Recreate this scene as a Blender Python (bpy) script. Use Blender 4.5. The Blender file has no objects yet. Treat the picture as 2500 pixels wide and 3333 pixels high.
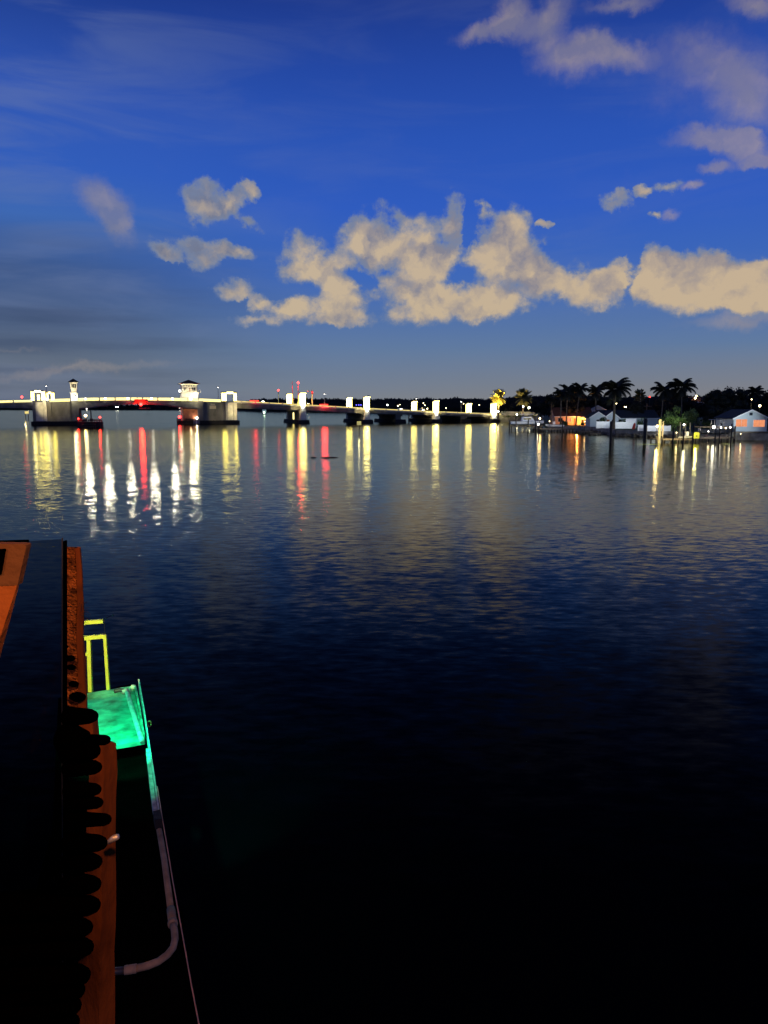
import bpy, math, random
from mathutils import Vector, noise
random.seed(7)
R = math.radians
col = bpy.context.scene.collection
sc = bpy.context.scene

# ------------------------------------------------------------------ camera model (source picture 2500 x 3333)
F = 2425.0; CX, CY = 1250.0, 1666.5; PITCH = R(7.99); H = 7.0
cp, sp = math.cos(PITCH), math.sin(PITCH)
def ray(px, py):
    xc = (px-CX)/F; yc = (CY-py)/F
    return Vector((xc, cp + yc*sp, yc*cp - sp))
def at(px, py, Y):
    d = ray(px, py); t = Y/d.y
    return Vector((d.x*t, Y, H + d.z*t))
def ground(px, py, z=0.0):
    d = ray(px, py); t = (z-H)/d.z
    return Vector((d.x*t, d.y*t, z))
def Z(py, D): return at(CX, py, D).z
def XD(px, D): return (px-CX)/F*cp*D

# ------------------------------------------------------------------ object helpers
def tag(o, label=None, cat=None, group=None, kind=None):
    if label: o['label'] = label
    if cat: o['category'] = cat
    if group: o['group'] = group
    if kind: o['kind'] = kind
    return o
def empty(name, loc=(0, 0, 0), rz=0.0, label=None, cat=None, group=None, kind=None):
    o = bpy.data.objects.new(name, None); col.objects.link(o)
    o.location = loc; o.rotation_euler = (0, 0, rz); o.empty_display_size = .3
    return tag(o, label, cat, group, kind)
def copy_tree(o, parent=None):
    c = o.copy(); col.objects.link(c); c.parent = parent
    for ch in list(o.children): copy_tree(ch, c)
    return c

class MB:
    def __init__(s): s.v = []; s.f = []
    def add(s, vs, fs):
        n = len(s.v); s.v += [tuple(v) for v in vs]; s.f += [tuple(n+i for i in f) for f in fs]; return s
    def box(s, x0, x1, y0, y1, z0, z1):
        return s.add([(x0,y0,z0),(x1,y0,z0),(x1,y1,z0),(x0,y1,z0),(x0,y0,z1),(x1,y0,z1),(x1,y1,z1),(x0,y1,z1)],
                     [(0,3,2,1),(4,5,6,7),(0,1,5,4),(1,2,6,5),(2,3,7,6),(3,0,4,7)])
    def frustum(s, a, b, z0, z1):   # a,b = (x0,x1,y0,y1)
        return s.add([(a[0],a[2],z0),(a[1],a[2],z0),(a[1],a[3],z0),(a[0],a[3],z0),(b[0],b[2],z1),(b[1],b[2],z1),(b[1],b[3],z1),(b[0],b[3],z1)],
                     [(0,3,2,1),(4,5,6,7),(0,1,5,4),(1,2,6,5),(2,3,7,6),(3,0,4,7)])
    def tube(s, pts, rad, n=8, cap=True):
        pts = [Vector(p) for p in pts]
        if not hasattr(rad, '__len__'): rad = [rad]*len(pts)
        base = len(s.v); up = None
        for i, p in enumerate(pts):
            t = (pts[min(i+1, len(pts)-1)] - pts[max(i-1, 0)]).normalized()
            if up is None:
                up = Vector((0,0,1)) if abs(t.z) < .9 else Vector((1,0,0))
            a = t.cross(up).normalized(); b = a.cross(t).normalized(); up = b
            for k in range(n):
                w = 2*math.pi*k/n
                s.v.append(tuple(p + rad[i]*(math.cos(w)*a + math.sin(w)*b)))
        for i in range(len(pts)-1):
            for k in range(n):
                k2 = (k+1) % n
                s.f.append((base+i*n+k, base+i*n+k2, base+(i+1)*n+k2, base+(i+1)*n+k))
        if cap:
            s.f.append(tuple(base+k for k in range(n))[::-1])
            s.f.append(tuple(base+(len(pts)-1)*n+k for k in range(n)))
        return s
    def ball(s, c, r, nu=10, nv=6, sq=(1,1,1)):
        base = len(s.v); c = Vector(c)
        for j in range(nv+1):
            th = math.pi*j/nv
            for i in range(nu):
                ph = 2*math.pi*i/nu
                s.v.append((c.x+r*sq[0]*math.sin(th)*math.cos(ph), c.y+r*sq[1]*math.sin(th)*math.sin(ph), c.z+r*sq[2]*math.cos(th)))
        for j in range(nv):
            for i in range(nu):
                i2 = (i+1) % nu
                s.f.append((base+j*nu+i, base+(j+1)*nu+i, base+(j+1)*nu+i2, base+j*nu+i2))
        return s
    def leaf(s, c, d, w, l):
        d = Vector(d).normalized(); n = Vector((random.uniform(-1,1), random.uniform(-1,1), random.uniform(-1,1)))
        a = d.cross(n)
        if a.length < 1e-3: a = Vector((1,0,0))
        a.normalize(); c = Vector(c)
        return s.add([c, c+d*l*.5+a*w*.5, c+d*l, c+d*l*.5-a*w*.5], [(0,1,2,3)])
    def build(s, name, m, parent=None, smooth=False):
        me = bpy.data.meshes.new(name); me.from_pydata(s.v, [], s.f); me.materials.append(m)
        if smooth:
            for p in me.polygons: p.use_smooth = True
        me.update()
        o = bpy.data.objects.new(name, me); col.objects.link(o)
        if parent: o.parent = parent
        return o

# ------------------------------------------------------------------ materials
def mat(name, c, rough=.7, var=.25, scale=2.0, bump=0.0, bscale=8.0, metal=0.0, spec=.5, stretch=(1,1,1), c2=None):
    m = bpy.data.materials.new(name); m.use_nodes = True; nt = m.node_tree; N = nt.nodes; L = nt.links
    b = N['Principled BSDF']; b.inputs['Roughness'].default_value = rough; b.inputs['Metallic'].default_value = metal
    b.inputs['Specular IOR Level'].default_value = spec
    tc = N.new('ShaderNodeTexCoord'); mp = N.new('ShaderNodeMapping'); mp.inputs['Scale'].default_value = stretch
    L.new(tc.outputs['Object'], mp.inputs['Vector'])
    nz = N.new('ShaderNodeTexNoise'); nz.inputs['Scale'].default_value = scale; nz.inputs['Detail'].default_value = 5
    L.new(mp.outputs[0], nz.inputs['Vector'])
    cr = N.new('ShaderNodeValToRGB'); cr.color_ramp.elements[0].position = .32; cr.color_ramp.elements[1].position = .68
    lo = c2 if c2 else [x*(1-var) for x in c]; hi = [min(1, x*(1+var)) for x in c]
    cr.color_ramp.elements[0].color = (*lo, 1); cr.color_ramp.elements[1].color = (*hi, 1)
    L.new(nz.outputs['Fac'], cr.inputs[0]); L.new(cr.outputs[0], b.inputs['Base Color'])
    if bump:
        n2 = N.new('ShaderNodeTexNoise'); n2.inputs['Scale'].default_value = bscale; n2.inputs['Detail'].default_value = 6
        L.new(mp.outputs[0], n2.inputs['Vector'])
        bp = N.new('ShaderNodeBump'); bp.inputs['Strength'].default_value = bump; bp.inputs['Distance'].default_value = .05
        L.new(n2.outputs['Fac'], bp.inputs['Height']); L.new(bp.outputs[0], b.inputs['Normal'])
    return m
def emit(name, c, s):
    m = bpy.data.materials.new(name); m.use_nodes = True; nt = m.node_tree; N = nt.nodes; L = nt.links
    N.remove(N['Principled BSDF']); e = N.new('ShaderNodeEmission')
    tc = N.new('ShaderNodeTexCoord'); nz = N.new('ShaderNodeTexNoise'); nz.inputs['Scale'].default_value = 1.3
    L.new(tc.outputs['Object'], nz.inputs['Vector'])
    mr = N.new('ShaderNodeMapRange'); mr.inputs['To Min'].default_value = s*.75; mr.inputs['To Max'].default_value = s*1.25
    L.new(nz.outputs['Fac'], mr.inputs['Value'])
    e.inputs['Color'].default_value = (*c, 1); L.new(mr.outputs[0], e.inputs['Strength'])
    L.new(e.outputs[0], N['Material Output'].inputs['Surface'])
    return m

M = dict(
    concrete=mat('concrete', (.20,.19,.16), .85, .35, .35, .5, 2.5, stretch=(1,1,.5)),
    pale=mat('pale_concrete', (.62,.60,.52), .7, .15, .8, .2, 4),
    stucco=mat('white_stucco', (.78,.76,.68), .7, .08, 1.0),
    asphalt=mat('asphalt', (.05,.05,.05), .9, .2, 3),
    roof=mat('dark_shingle', (.035,.03,.03), .8, .3, 3, .4, 12),
    redroof=mat('red_brown_roof', (.16,.07,.045), .8, .25, 2, .4, 10),
    greyroof=mat('blue_grey_roof', (.03,.04,.055), .8, .25, 2, .4, 10),
    black=mat('black_rubber_timber', (.012,.012,.013), .8, .4, 2, .5, 6),
    redwall=mat('red_brown_steel', (.30,.10,.05), .6, .3, 1.0),
    darksteel=mat('dark_steel', (.05,.05,.055), .5, .3, 3, metal=.4),
    steel=mat('galvanised_steel', (.4,.4,.4), .45, .2, 4, metal=.6),
    signb=mat('sign_board_cream', (.75,.62,.38), .6, .1, 3),
    signy=mat('sign_board_yellow', (.8,.75,.35), .6, .1, 3),
    redpaint=mat('red_paint', (.55,.05,.03), .5, .15, 3),
    whitepaint=mat('white_paint', (.78,.79,.80), .5, .06, 2),
    bluewall=mat('pale_blue_siding', (.58,.66,.68), .7, .06, 1.5, .3, 3, stretch=(.1,.1,8)),
    peach=mat('peach_stucco', (.72,.45,.28), .8, .1, 1.2),
    glassdark=mat('dark_window_glass', (.02,.025,.03), .08, .2, 1),
    leaf=mat('tree_foliage', (.014,.02,.009), .7, .5, 1.2),
    leafd=mat('dark_tree_foliage', (.006,.008,.005), .8, .5, .8),
    palm=mat('palm_frond', (.012,.015,.008), .6, .4, 1.5),
    palmlit=mat('date_palm_frond', (.16,.15,.05), .6, .3, 1.5),
    palmgold=mat('golden_lit_frond', (.35,.30,.08), .6, .3, 1.5),  # brighter date palm frond, lamp glow put into its colour
    bush=mat('shoreline_bush', (.06,.10,.03), .7, .4, 2),
    trunk=mat('palm_trunk', (.16,.13,.09), .9, .3, 3, .6, 10, stretch=(1,1,4)),
    bark=mat('tree_bark', (.06,.05,.035), .9, .3, 3, .6, 10),
    grass=mat('lawn', (.05,.08,.025), .9, .4, .5, .5, 4),
    farland=mat('far_land', (.015,.018,.012), .9, .3, .05),
    seawall=mat('seawall_concrete', (.28,.27,.24), .85, .3, .8, .6, 3),
    rock=mat('riprap_rock', (.16,.14,.11), .9, .4, 1.5, .8, 5),
    wood=mat('dock_timber', (.20,.16,.11), .85, .3, 2, .5, 8),
    pile=mat('tarred_pile', (.06,.05,.04), .8, .4, 2, .5, 6),
    pilelit=mat('lamplit_pile', (.55,.50,.30), .8, .2, 2, .4, 6),  # yellowish pile copy with dock lamp light put into the colour
    hull=mat('white_gelcoat', (.75,.77,.80), .3, .05, 1),
    canvas=mat('boat_canvas', (.10,.13,.2), .8, .15, 2),
    hulld=mat('dark_hull', (.05,.06,.08), .3, .15, 1),
    engine=mat('outboard_cowling', (.03,.03,.035), .3, .2, 2),
    car=mat('car_paint', (.25,.25,.27), .3, .1, 1),
    tyre=mat('tyre_rubber', (.02,.02,.02), .8, .2, 5),
    # foreground
    timber=mat('weathered_corner_timber', (.42,.14,.035), .9, .35, 16, 1.0, 60, stretch=(1,1,1.6), c2=(.07,.024,.008), spec=.1),
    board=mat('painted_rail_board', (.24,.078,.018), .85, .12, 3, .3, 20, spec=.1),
    boardup=mat('shaded_rail_board', (.115,.055,.024), .85, .12, 3, .3, 20, spec=.1),  # darker copy of the board, upper face shade put into the colour
    trimwood=mat('smooth_corner_trim', (.17,.05,.012), .85, .2, 6, .2, 20, stretch=(1,1,.2), spec=.1),
    timberlow=mat('smoother_post_timber', (.15,.042,.010), .85, .25, 5, .35, 26, stretch=(1,1,.3), c2=(.05,.014,.004), spec=.1),
    yellow=mat('yellow_safety_paint', (.62,.66,.08), .5, .08, 6, .3, 30),
    greenfloor=mat('painted_platform', (.12,.60,.42), .5, .2, 4, .4, 14, c2=(.03,.20,.12), spec=.1),
    plank=mat('pale_edge_plank', (.6,.64,.58), .6, .3, 10, .4, 30),
    pipe=mat('grey_pvc_pipe', (.34,.25,.165), .75, .3, 8, .2, 30, spec=.15),
    copper=mat('copper_cable', (.65,.32,.18), .4, .15, 8),
    darkdeck=mat('unlit_dock_boards', (.0015,.0013,.0012), 1, .4, 3, .5, 8, spec=0),  # near-black colour carries the dock's lack of light
    unlit_black=mat('unlit_matte_black', (.0002,.00015,.0001), 1, .3, 10, spec=0),  # surfaces left unlit, their darkness put into the colour
    edge=mat('aluminium_edge', (.010,.010,.011), .5, .2, 20),
    brass=mat('brass_ring', (.7,.45,.12), .3, .1, 20, metal=.8),
)
E = dict(
    panel=emit('warm_pylon_glow', (1,.80,.16), 15),
    panelw=emit('white_pylon_glow', (1,.82,.22), 13),
    strip=emit('deck_strip_glow', (1,.84,.30), 1.9),
    stripdim=emit('approach_strip_glow', (1,.78,.26), 1.1),
    flood=emit('flood_lens', (1,.97,.85), 30),
    red=emit('red_lamp_glow', (1,.02,.015), 22),
    tail=emit('tail_light_glow', (1,.03,.02), 7),
    warm=emit('warm_lamp_glow', (1,.75,.35), 16),
    white=emit('white_lamp_glow', (1,.95,.85), 14),
    green=emit('green_white_lamp', (.7,1,.75), 8),
    blue=emit('blue_lamp_glow', (.12,.1,1), 5),
    orangewin=emit('orange_window_glow', (1,.36,.17), .85),
    interior=emit('tower_interior_glow', (1,.8,.45), .8),
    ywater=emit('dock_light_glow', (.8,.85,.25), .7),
)
def glass_mat():
    m = bpy.data.materials.new('smoked_acrylic'); m.use_nodes = True; nt = m.node_tree; N = nt.nodes; L = nt.links
    N.remove(N['Principled BSDF'])
    t = N.new('ShaderNodeBsdfTransparent'); g = N.new('ShaderNodeBsdfGlossy'); g.inputs['Roughness'].default_value = .13
    g.inputs['Color'].default_value = (.5,.5,.5,1)
    nz = N.new('ShaderNodeTexNoise'); nz.inputs['Scale'].default_value = 3
    cr = N.new('ShaderNodeValToRGB'); cr.color_ramp.elements[0].color = (.55,.55,.6,1); cr.color_ramp.elements[1].color = (.72,.72,.76,1)
    L.new(nz.outputs['Fac'], cr.inputs[0]); L.new(cr.outputs[0], t.inputs['Color'])
    mx = N.new('ShaderNodeMixShader'); mx.inputs[0].default_value = .03
    L.new(t.outputs[0], mx.inputs[1]); L.new(g.outputs[0], mx.inputs[2]); L.new(mx.outputs[0], N['Material Output'].inputs['Surface'])
    return m
M['acrylic'] = glass_mat()

# ------------------------------------------------------------------ lights
def plight(name, loc, col_, W, rad=.3):
    l = bpy.data.lights.new(name, 'POINT'); l.energy = W; l.color = col_; l.shadow_soft_size = rad
    o = bpy.data.objects.new(name, l); col.objects.link(o); o.location = loc; return o
def slight(name, loc, target, col_, W, ang, blend=.3, rad=.1):
    l = bpy.data.lights.new(name, 'SPOT'); l.energy = W; l.color = col_; l.shadow_soft_size = rad
    l.spot_size = ang; l.spot_blend = blend
    o = bpy.data.objects.new(name, l); col.objects.link(o); o.location = loc
    o.rotation_euler = (Vector(target)-Vector(loc)).to_track_quat('-Z', 'Y').to_euler(); return o

def wash(name, loc, col_, W, rad=.2, ang=100, down=-.12):  # added spots facing away from the camera, no fixtures modelled
    p = Vector(loc); return slight(name, p, p+Vector((0,1,down)), col_, W, R(ang), .5, rad)
# ------------------------------------------------------------------ SKY (world)
def srgb(r, g, b):
    f = lambda x: (x/255/12.92) if x/255 <= .04045 else ((x/255+.055)/1.055)**2.4
    return (f(r), f(g), f(b), 1)
def azel(dx, dy):      # display pixel (1659 wide) -> azimuth, elevation
    d = ray(dx*2500/1659, dy*2500/1659).normalized()
    return math.atan2(d.x, d.y), math.asin(d.z)
def make_world():
    w = bpy.data.worlds.new("World"); sc.world = w; w.use_nodes = True
    nt = w.node_tree; N = nt.nodes; L = nt.links; bg = N['Background']
    def math_(op, a, b=None, c=None, clamp=False):
        n = N.new('ShaderNodeMath'); n.operation = op; n.use_clamp = clamp
        for i, x in enumerate((a, b, c)):
            if x is None: continue
            if isinstance(x, (int, float)): n.inputs[i].default_value = x
            else: L.new(x, n.inputs[i])
        return n.outputs[0]
    def mix(f, a, b):
        n = N.new('ShaderNodeMix'); n.data_type = 'RGBA'
        for i, x in ((0, f), (6, a), (7, b)):
            if isinstance(x, (int, float)): n.inputs[i].default_value = x
            elif isinstance(x, tuple): n.inputs[i].default_value = x
            else: L.new(x, n.inputs[i])
        return n.outputs[2]
    tc = N.new('ShaderNodeTexCoord'); sx = N.new('ShaderNodeSeparateXYZ'); L.new(tc.outputs['Generated'], sx.inputs[0])
    az = math_('ARCTAN2', sx.outputs[0], sx.outputs[1])
    el = math_('ARCSINE', math_('MAXIMUM', math_('MINIMUM', sx.outputs[2], 1.0), -1.0))
    cb = N.new('ShaderNodeCombineXYZ'); L.new(az, cb.inputs[0]); L.new(el, cb.inputs[1])
    def ramp(inp, stops, interp='EASE'):
        r = N.new('ShaderNodeValToRGB'); r.color_ramp.interpolation = interp
        e = r.color_ramp.elements
        while len(e) < len(stops): e.new(.5)
        for k, (p, c) in enumerate(stops): e[k].position = p; e[k].color = c
        L.new(inp, r.inputs[0]); return r.outputs[0]
    t = math_('DIVIDE', el, R(45))     # 0..1 over 45 deg
    def P(dy): return azel(830, dy)[1]/R(45)
    clear = ramp(t, [(0, srgb(124,130,138)), (P(830), srgb(112,127,147)), (P(760), srgb(98,123,158)), (P(690), srgb(82,114,168)), (P(600), srgb(62,104,184)),
                     (P(450), srgb(48,92,190)), (P(300), srgb(42,84,180)), (P(150), srgb(36,72,163)), (P(0), srgb(30,58,140)), (.8, srgb(14,26,76)), (1, srgb(6,11,34))], 'LINEAR')
    left = ramp(t, [(0, srgb(108,114,126)), (P(820), srgb(106,115,128)), (P(760), srgb(88,103,126)), (P(690), srgb(74,95,132)), (P(600), srgb(62,90,142)),
                    (P(500), srgb(62,104,178)), (P(400), srgb(50,94,186)), (P(250), srgb(48,86,178)), (P(0), srgb(26,54,132)), (.8, srgb(14,26,76)), (1, srgb(6,11,34))], 'LINEAR')
    lf = N.new('ShaderNodeMapRange'); lf.interpolation_type = 'SMOOTHSTEP'
    L.new(az, lf.inputs['Value']); lf.inputs['From Min'].default_value = azel(750,700)[0]; lf.inputs['From Max'].default_value = azel(60,700)[0]
    base = mix(lf.outputs[0], clear, left)
    # warm city glow low at the right
    gl = math_('MULTIPLY', math_('MULTIPLY_ADD', az, 1.4, .35, clamp=True), math_('SUBTRACT', 1.0, math_('DIVIDE', math_('ABSOLUTE', el), R(4.5)), clamp=True))
    base = mix(math_('MULTIPLY', gl, .55), base, srgb(140,128,118))
    # stratus streaks, strongest at the left
    mp = N.new('ShaderNodeMapping'); mp.inputs['Scale'].default_value = (1.6, 9, 1); mp.inputs['Rotation'].default_value = (0,0,R(-9)); L.new(cb.outputs[0], mp.inputs[0])
    nz = N.new('ShaderNodeTexNoise'); nz.inputs['Scale'].default_value = 2.2; nz.inputs['Detail'].default_value = 5; nz.inputs['Roughness'].default_value = .55
    nz.inputs['Distortion'].default_value = .6
    L.new(mp.outputs[0], nz.inputs['Vector'])
    st = ramp(nz.outputs['Fac'], [(.42, (0,0,0,1)), (.70, (1,1,1,1))])
    stm = math_('MULTIPLY', st, math_('MULTIPLY_ADD', lf.outputs[0], .22, .10))
    base = mix(stm, base, srgb(112,128,165))
    mp2 = N.new('ShaderNodeMapping'); mp2.inputs['Scale'].default_value = (1.2, 12, 1); mp2.inputs['Location'].default_value = (3,5,0); L.new(cb.outputs[0], mp2.inputs[0])
    nd = N.new('ShaderNodeTexNoise'); nd.inputs['Scale'].default_value = 2.5; nd.inputs['Detail'].default_value = 4; L.new(mp2.outputs[0], nd.inputs['Vector'])
    dk = ramp(nd.outputs['Fac'], [(.42, (0,0,0,1)), (.66, (1,1,1,1))])
    lowm = N.new('ShaderNodeMapRange'); lowm.interpolation_type = 'SMOOTHSTEP'; L.new(el, lowm.inputs['Value']); lowm.inputs['From Min'].default_value = R(15); lowm.inputs['From Max'].default_value = R(5)
    base = mix(math_('MULTIPLY', math_('MULTIPLY', dk, lf.outputs[0]), math_('MULTIPLY', lowm.outputs[0], .42)), base, srgb(52,68,100))
    # cumulus: sums of soft ellipses, edges broken by fractal noise
    n1 = N.new('ShaderNodeTexNoise'); n1.inputs['Scale'].default_value = 17; n1.inputs['Detail'].default_value = 8; n1.inputs['Roughness'].default_value = .66
    L.new(cb.outputs[0], n1.inputs['Vector'])
    vm = N.new('ShaderNodeVectorMath'); vm.operation = 'SUBTRACT'; L.new(n1.outputs['Color'], vm.inputs[0]); vm.inputs[1].default_value = (.5,.5,.5)
    vs = N.new('ShaderNodeVectorMath'); vs.operation = 'SCALE'; L.new(vm.outputs[0], vs.inputs[0]); vs.inputs['Scale'].default_value = .048
    va = N.new('ShaderNodeVectorMath'); va.operation = 'ADD'; L.new(cb.outputs[0], va.inputs[0]); L.new(vs.outputs[0], va.inputs[1])
    warp = va.outputs[0]
    def blobs(lst, grow=1.0):
        acc = None
        for b in lst:
            x, y, rx, ry = b[:4]; rot = b[4] if len(b) > 4 else 0; s = b[5] if len(b) > 5 else 1
            a0, e0 = azel(x, y); k = 1/1609.0*1.5*grow
            d = ray(x*2500/1659, y*2500/1659).length
            m = N.new('ShaderNodeMapping'); m.vector_type = 'TEXTURE'
            m.inputs['Location'].default_value = (a0, e0, 0); m.inputs['Rotation'].default_value = (0,0,R(-rot))
            m.inputs['Scale'].default_value = (rx*k/d/max(.3, math.cos(e0))*1.02, ry*k/d, 1)
            L.new(warp, m.inputs[0])
            g = N.new('ShaderNodeTexGradient'); g.gradient_type = 'SPHERICAL'; L.new(m.outputs[0], g.inputs[0])
            acc = math_('MULTIPLY', g.outputs['Fac'], s) if acc is None else math_('MULTIPLY_ADD', g.outputs['Fac'], s, acc)
        return acc
    main = [(660,530,38,30),(640,575,55,28,5),(700,590,60,22,15),(740,615,40,20),
        (770,520,46,34),(820,505,48,46),(850,555,100,36),(925,520,52,44,-25),(985,470,22,42,-12),(950,560,55,28),
        (1040,448,20,18),(1090,485,48,34),(1060,540,55,48),(1120,590,80,48,20),(1190,600,66,42,20),(1250,622,76,28,8),(1320,622,46,32,0),(1335,590,22,22),
        (870,620,55,36),(930,615,55,42),(970,650,88,34),(1055,668,62,24),(890,680,62,20),
        (560,650,20,18),(610,665,36,16,10),(570,690,60,14,0),(700,668,66,26),(755,650,46,26),(735,690,66,13),
        (1410,590,46,46),(1480,610,80,46),(1560,620,80,46),(1650,620,70,50),(1560,655,90,25),(1660,660,60,30),(1645,577,28,18),(1014,498,11,62,10,-.85),(1080,655,60,28),(1015,640,50,30),(722,562,30,20),(640,655,32,16),(1385,610,40,30),(1290,600,34,22,20),(985,592,30,15,-10,-.55),(785,603,16,36,-35,-.6),(845,583,26,9,0,-.5),(1090,640,20,8,30,-.5),(1362,600,9,60,5,-1.1),(1408,572,42,34),(1480,588,66,38),(1570,592,80,36),(1100,520,40,40),(1130,560,50,36),(1215,560,26,16,25,-.35),(1190,590,14,16,0,-.35),(905,625,14,9,0,-.6),(990,470,5,20,0,-.3),
        (440,440,46,36),(500,430,42,18,-35),(535,475,34,13,35),(543,408,13,15),
        (355,533,42,16,20),(440,530,56,20,10),(445,565,24,18),(510,552,42,15,10),
        (495,625,42,16,-10),(1325,440,34,20,10),(1387,415,18,10),(1445,402,24,14,8),(1410,465,12,7),(1180,490,16,8)]
    soft = [(228,436,40,30,20,1.1),(256,482,22,34,-20,.8),(1495,403,18,9),(1550,362,26,11),(1440,468,18,9,0,.7),
        (1540,295,66,15,8),(1610,318,56,22,15),(1640,342,20,12),(1615,215,60,50,20,.75),(1550,120,90,42,15,.55),(1460,180,120,60,20,.25),(1230,125,60,36,0,.95),(1330,120,64,22,10,.7),
        (1110,38,32,32,-20,.9),(1185,45,44,30,-35,.9),(1040,70,50,15,-8,.85),(1350,10,60,14,0,.8),(1640,12,66,20,20,.8),(1600,690,90,14,0,.7),(150,800,170,9,-6,.6),(20,762,60,5,0,.3)]
    n3 = N.new('ShaderNodeTexNoise'); n3.inputs['Scale'].default_value = 24; n3.inputs['Detail'].default_value = 9; n3.inputs['Roughness'].default_value = .6
    L.new(cb.outputs[0], n3.inputs['Vector'])
    def smooth(v, a, b):
        r = N.new('ShaderNodeMapRange'); r.interpolation_type = 'SMOOTHSTEP'; L.new(v, r.inputs['Value'])
        r.inputs['From Min'].default_value = a; r.inputs['From Max'].default_value = b; return r.outputs[0]
    nn = math_('SUBTRACT', n3.outputs['Fac'], .5)
    bl = blobs(main); fm = math_('ADD', bl, math_('MULTIPLY', math_('MULTIPLY', nn, 2.9), smooth(bl, .0, .25)))
    fs = math_('MULTIPLY_ADD', nn, .45, blobs(soft, 1.15))
    mm = smooth(fm, .05, .62); ms = smooth(fs, .02, .85)
    # cloud colour: cool at the top, cream and warmer toward the underside and the right, mottled
    n4 = N.new('ShaderNodeTexNoise'); n4.inputs['Scale'].default_value = 11; n4.inputs['Detail'].default_value = 6
    L.new(warp, n4.inputs['Vector'])
    hh = N.new('ShaderNodeMapRange'); L.new(el, hh.inputs['Value']); hh.inputs['From Min'].default_value = R(6.5); hh.inputs['From Max'].default_value = R(15)
    n5 = N.new('ShaderNodeTexNoise'); n5.inputs['Scale'].default_value = 11; n5.inputs['Detail'].default_value = 6
    v5 = N.new('ShaderNodeVectorMath'); v5.operation = 'ADD'; L.new(warp, v5.inputs[0]); v5.inputs[1].default_value = (-.004,.017,0); L.new(v5.outputs[0], n5.inputs['Vector'])
    relief = math_('SUBTRACT', n4.outputs['Fac'], n5.outputs['Fac'])
    n6 = N.new('ShaderNodeTexNoise'); n6.inputs['Scale'].default_value = 34; n6.inputs['Detail'].default_value = 5; L.new(warp, n6.inputs['Vector'])
    hv = math_('ADD', math_('MULTIPLY', hh.outputs[0], .9), math_('ADD', math_('MULTIPLY', relief, 7.0), math_('MULTIPLY', math_('SUBTRACT', n6.outputs['Fac'], .5), 1.3)), clamp=True)
    ccol = mix(hv, srgb(201,181,150), srgb(114,122,144))
    rt = N.new('ShaderNodeMapRange'); L.new(az, rt.inputs['Value']); rt.inputs['From Min'].default_value = -.25; rt.inputs['From Max'].default_value = .45
    ccol = mix(math_('MULTIPLY', rt.outputs[0], .35), ccol, srgb(205,176,136))
    lfm = N.new('ShaderNodeMapRange'); L.new(az, lfm.inputs['Value']); lfm.inputs['From Min'].default_value = -.14; lfm.inputs['From Max'].default_value = -.40
    ccol = mix(math_('MULTIPLY', lfm.outputs[0], .6), ccol, srgb(120,122,138))
    # thin cores show a bit of blue
    core = smooth(fm, .30, 1.15)
    edgec = mix(core, srgb(118,132,160), ccol)
    out = mix(math_('MULTIPLY', ms, .55), base, mix(.6, srgb(150,140,140), ccol))
    out = mix(math_('MULTIPLY', mm, .93), out, edgec)
    # below the horizon: plain dusk haze
    dn = N.new('ShaderNodeMapRange'); L.new(el, dn.inputs['Value']); dn.inputs['From Min'].default_value = R(-.3); dn.inputs['From Max'].default_value = R(-4)
    out = mix(dn.outputs[0], out, srgb(20,28,45))
    L.new(out, bg.inputs['Color']); bg.inputs['Strength'].default_value = 1.0
make_world()

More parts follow.
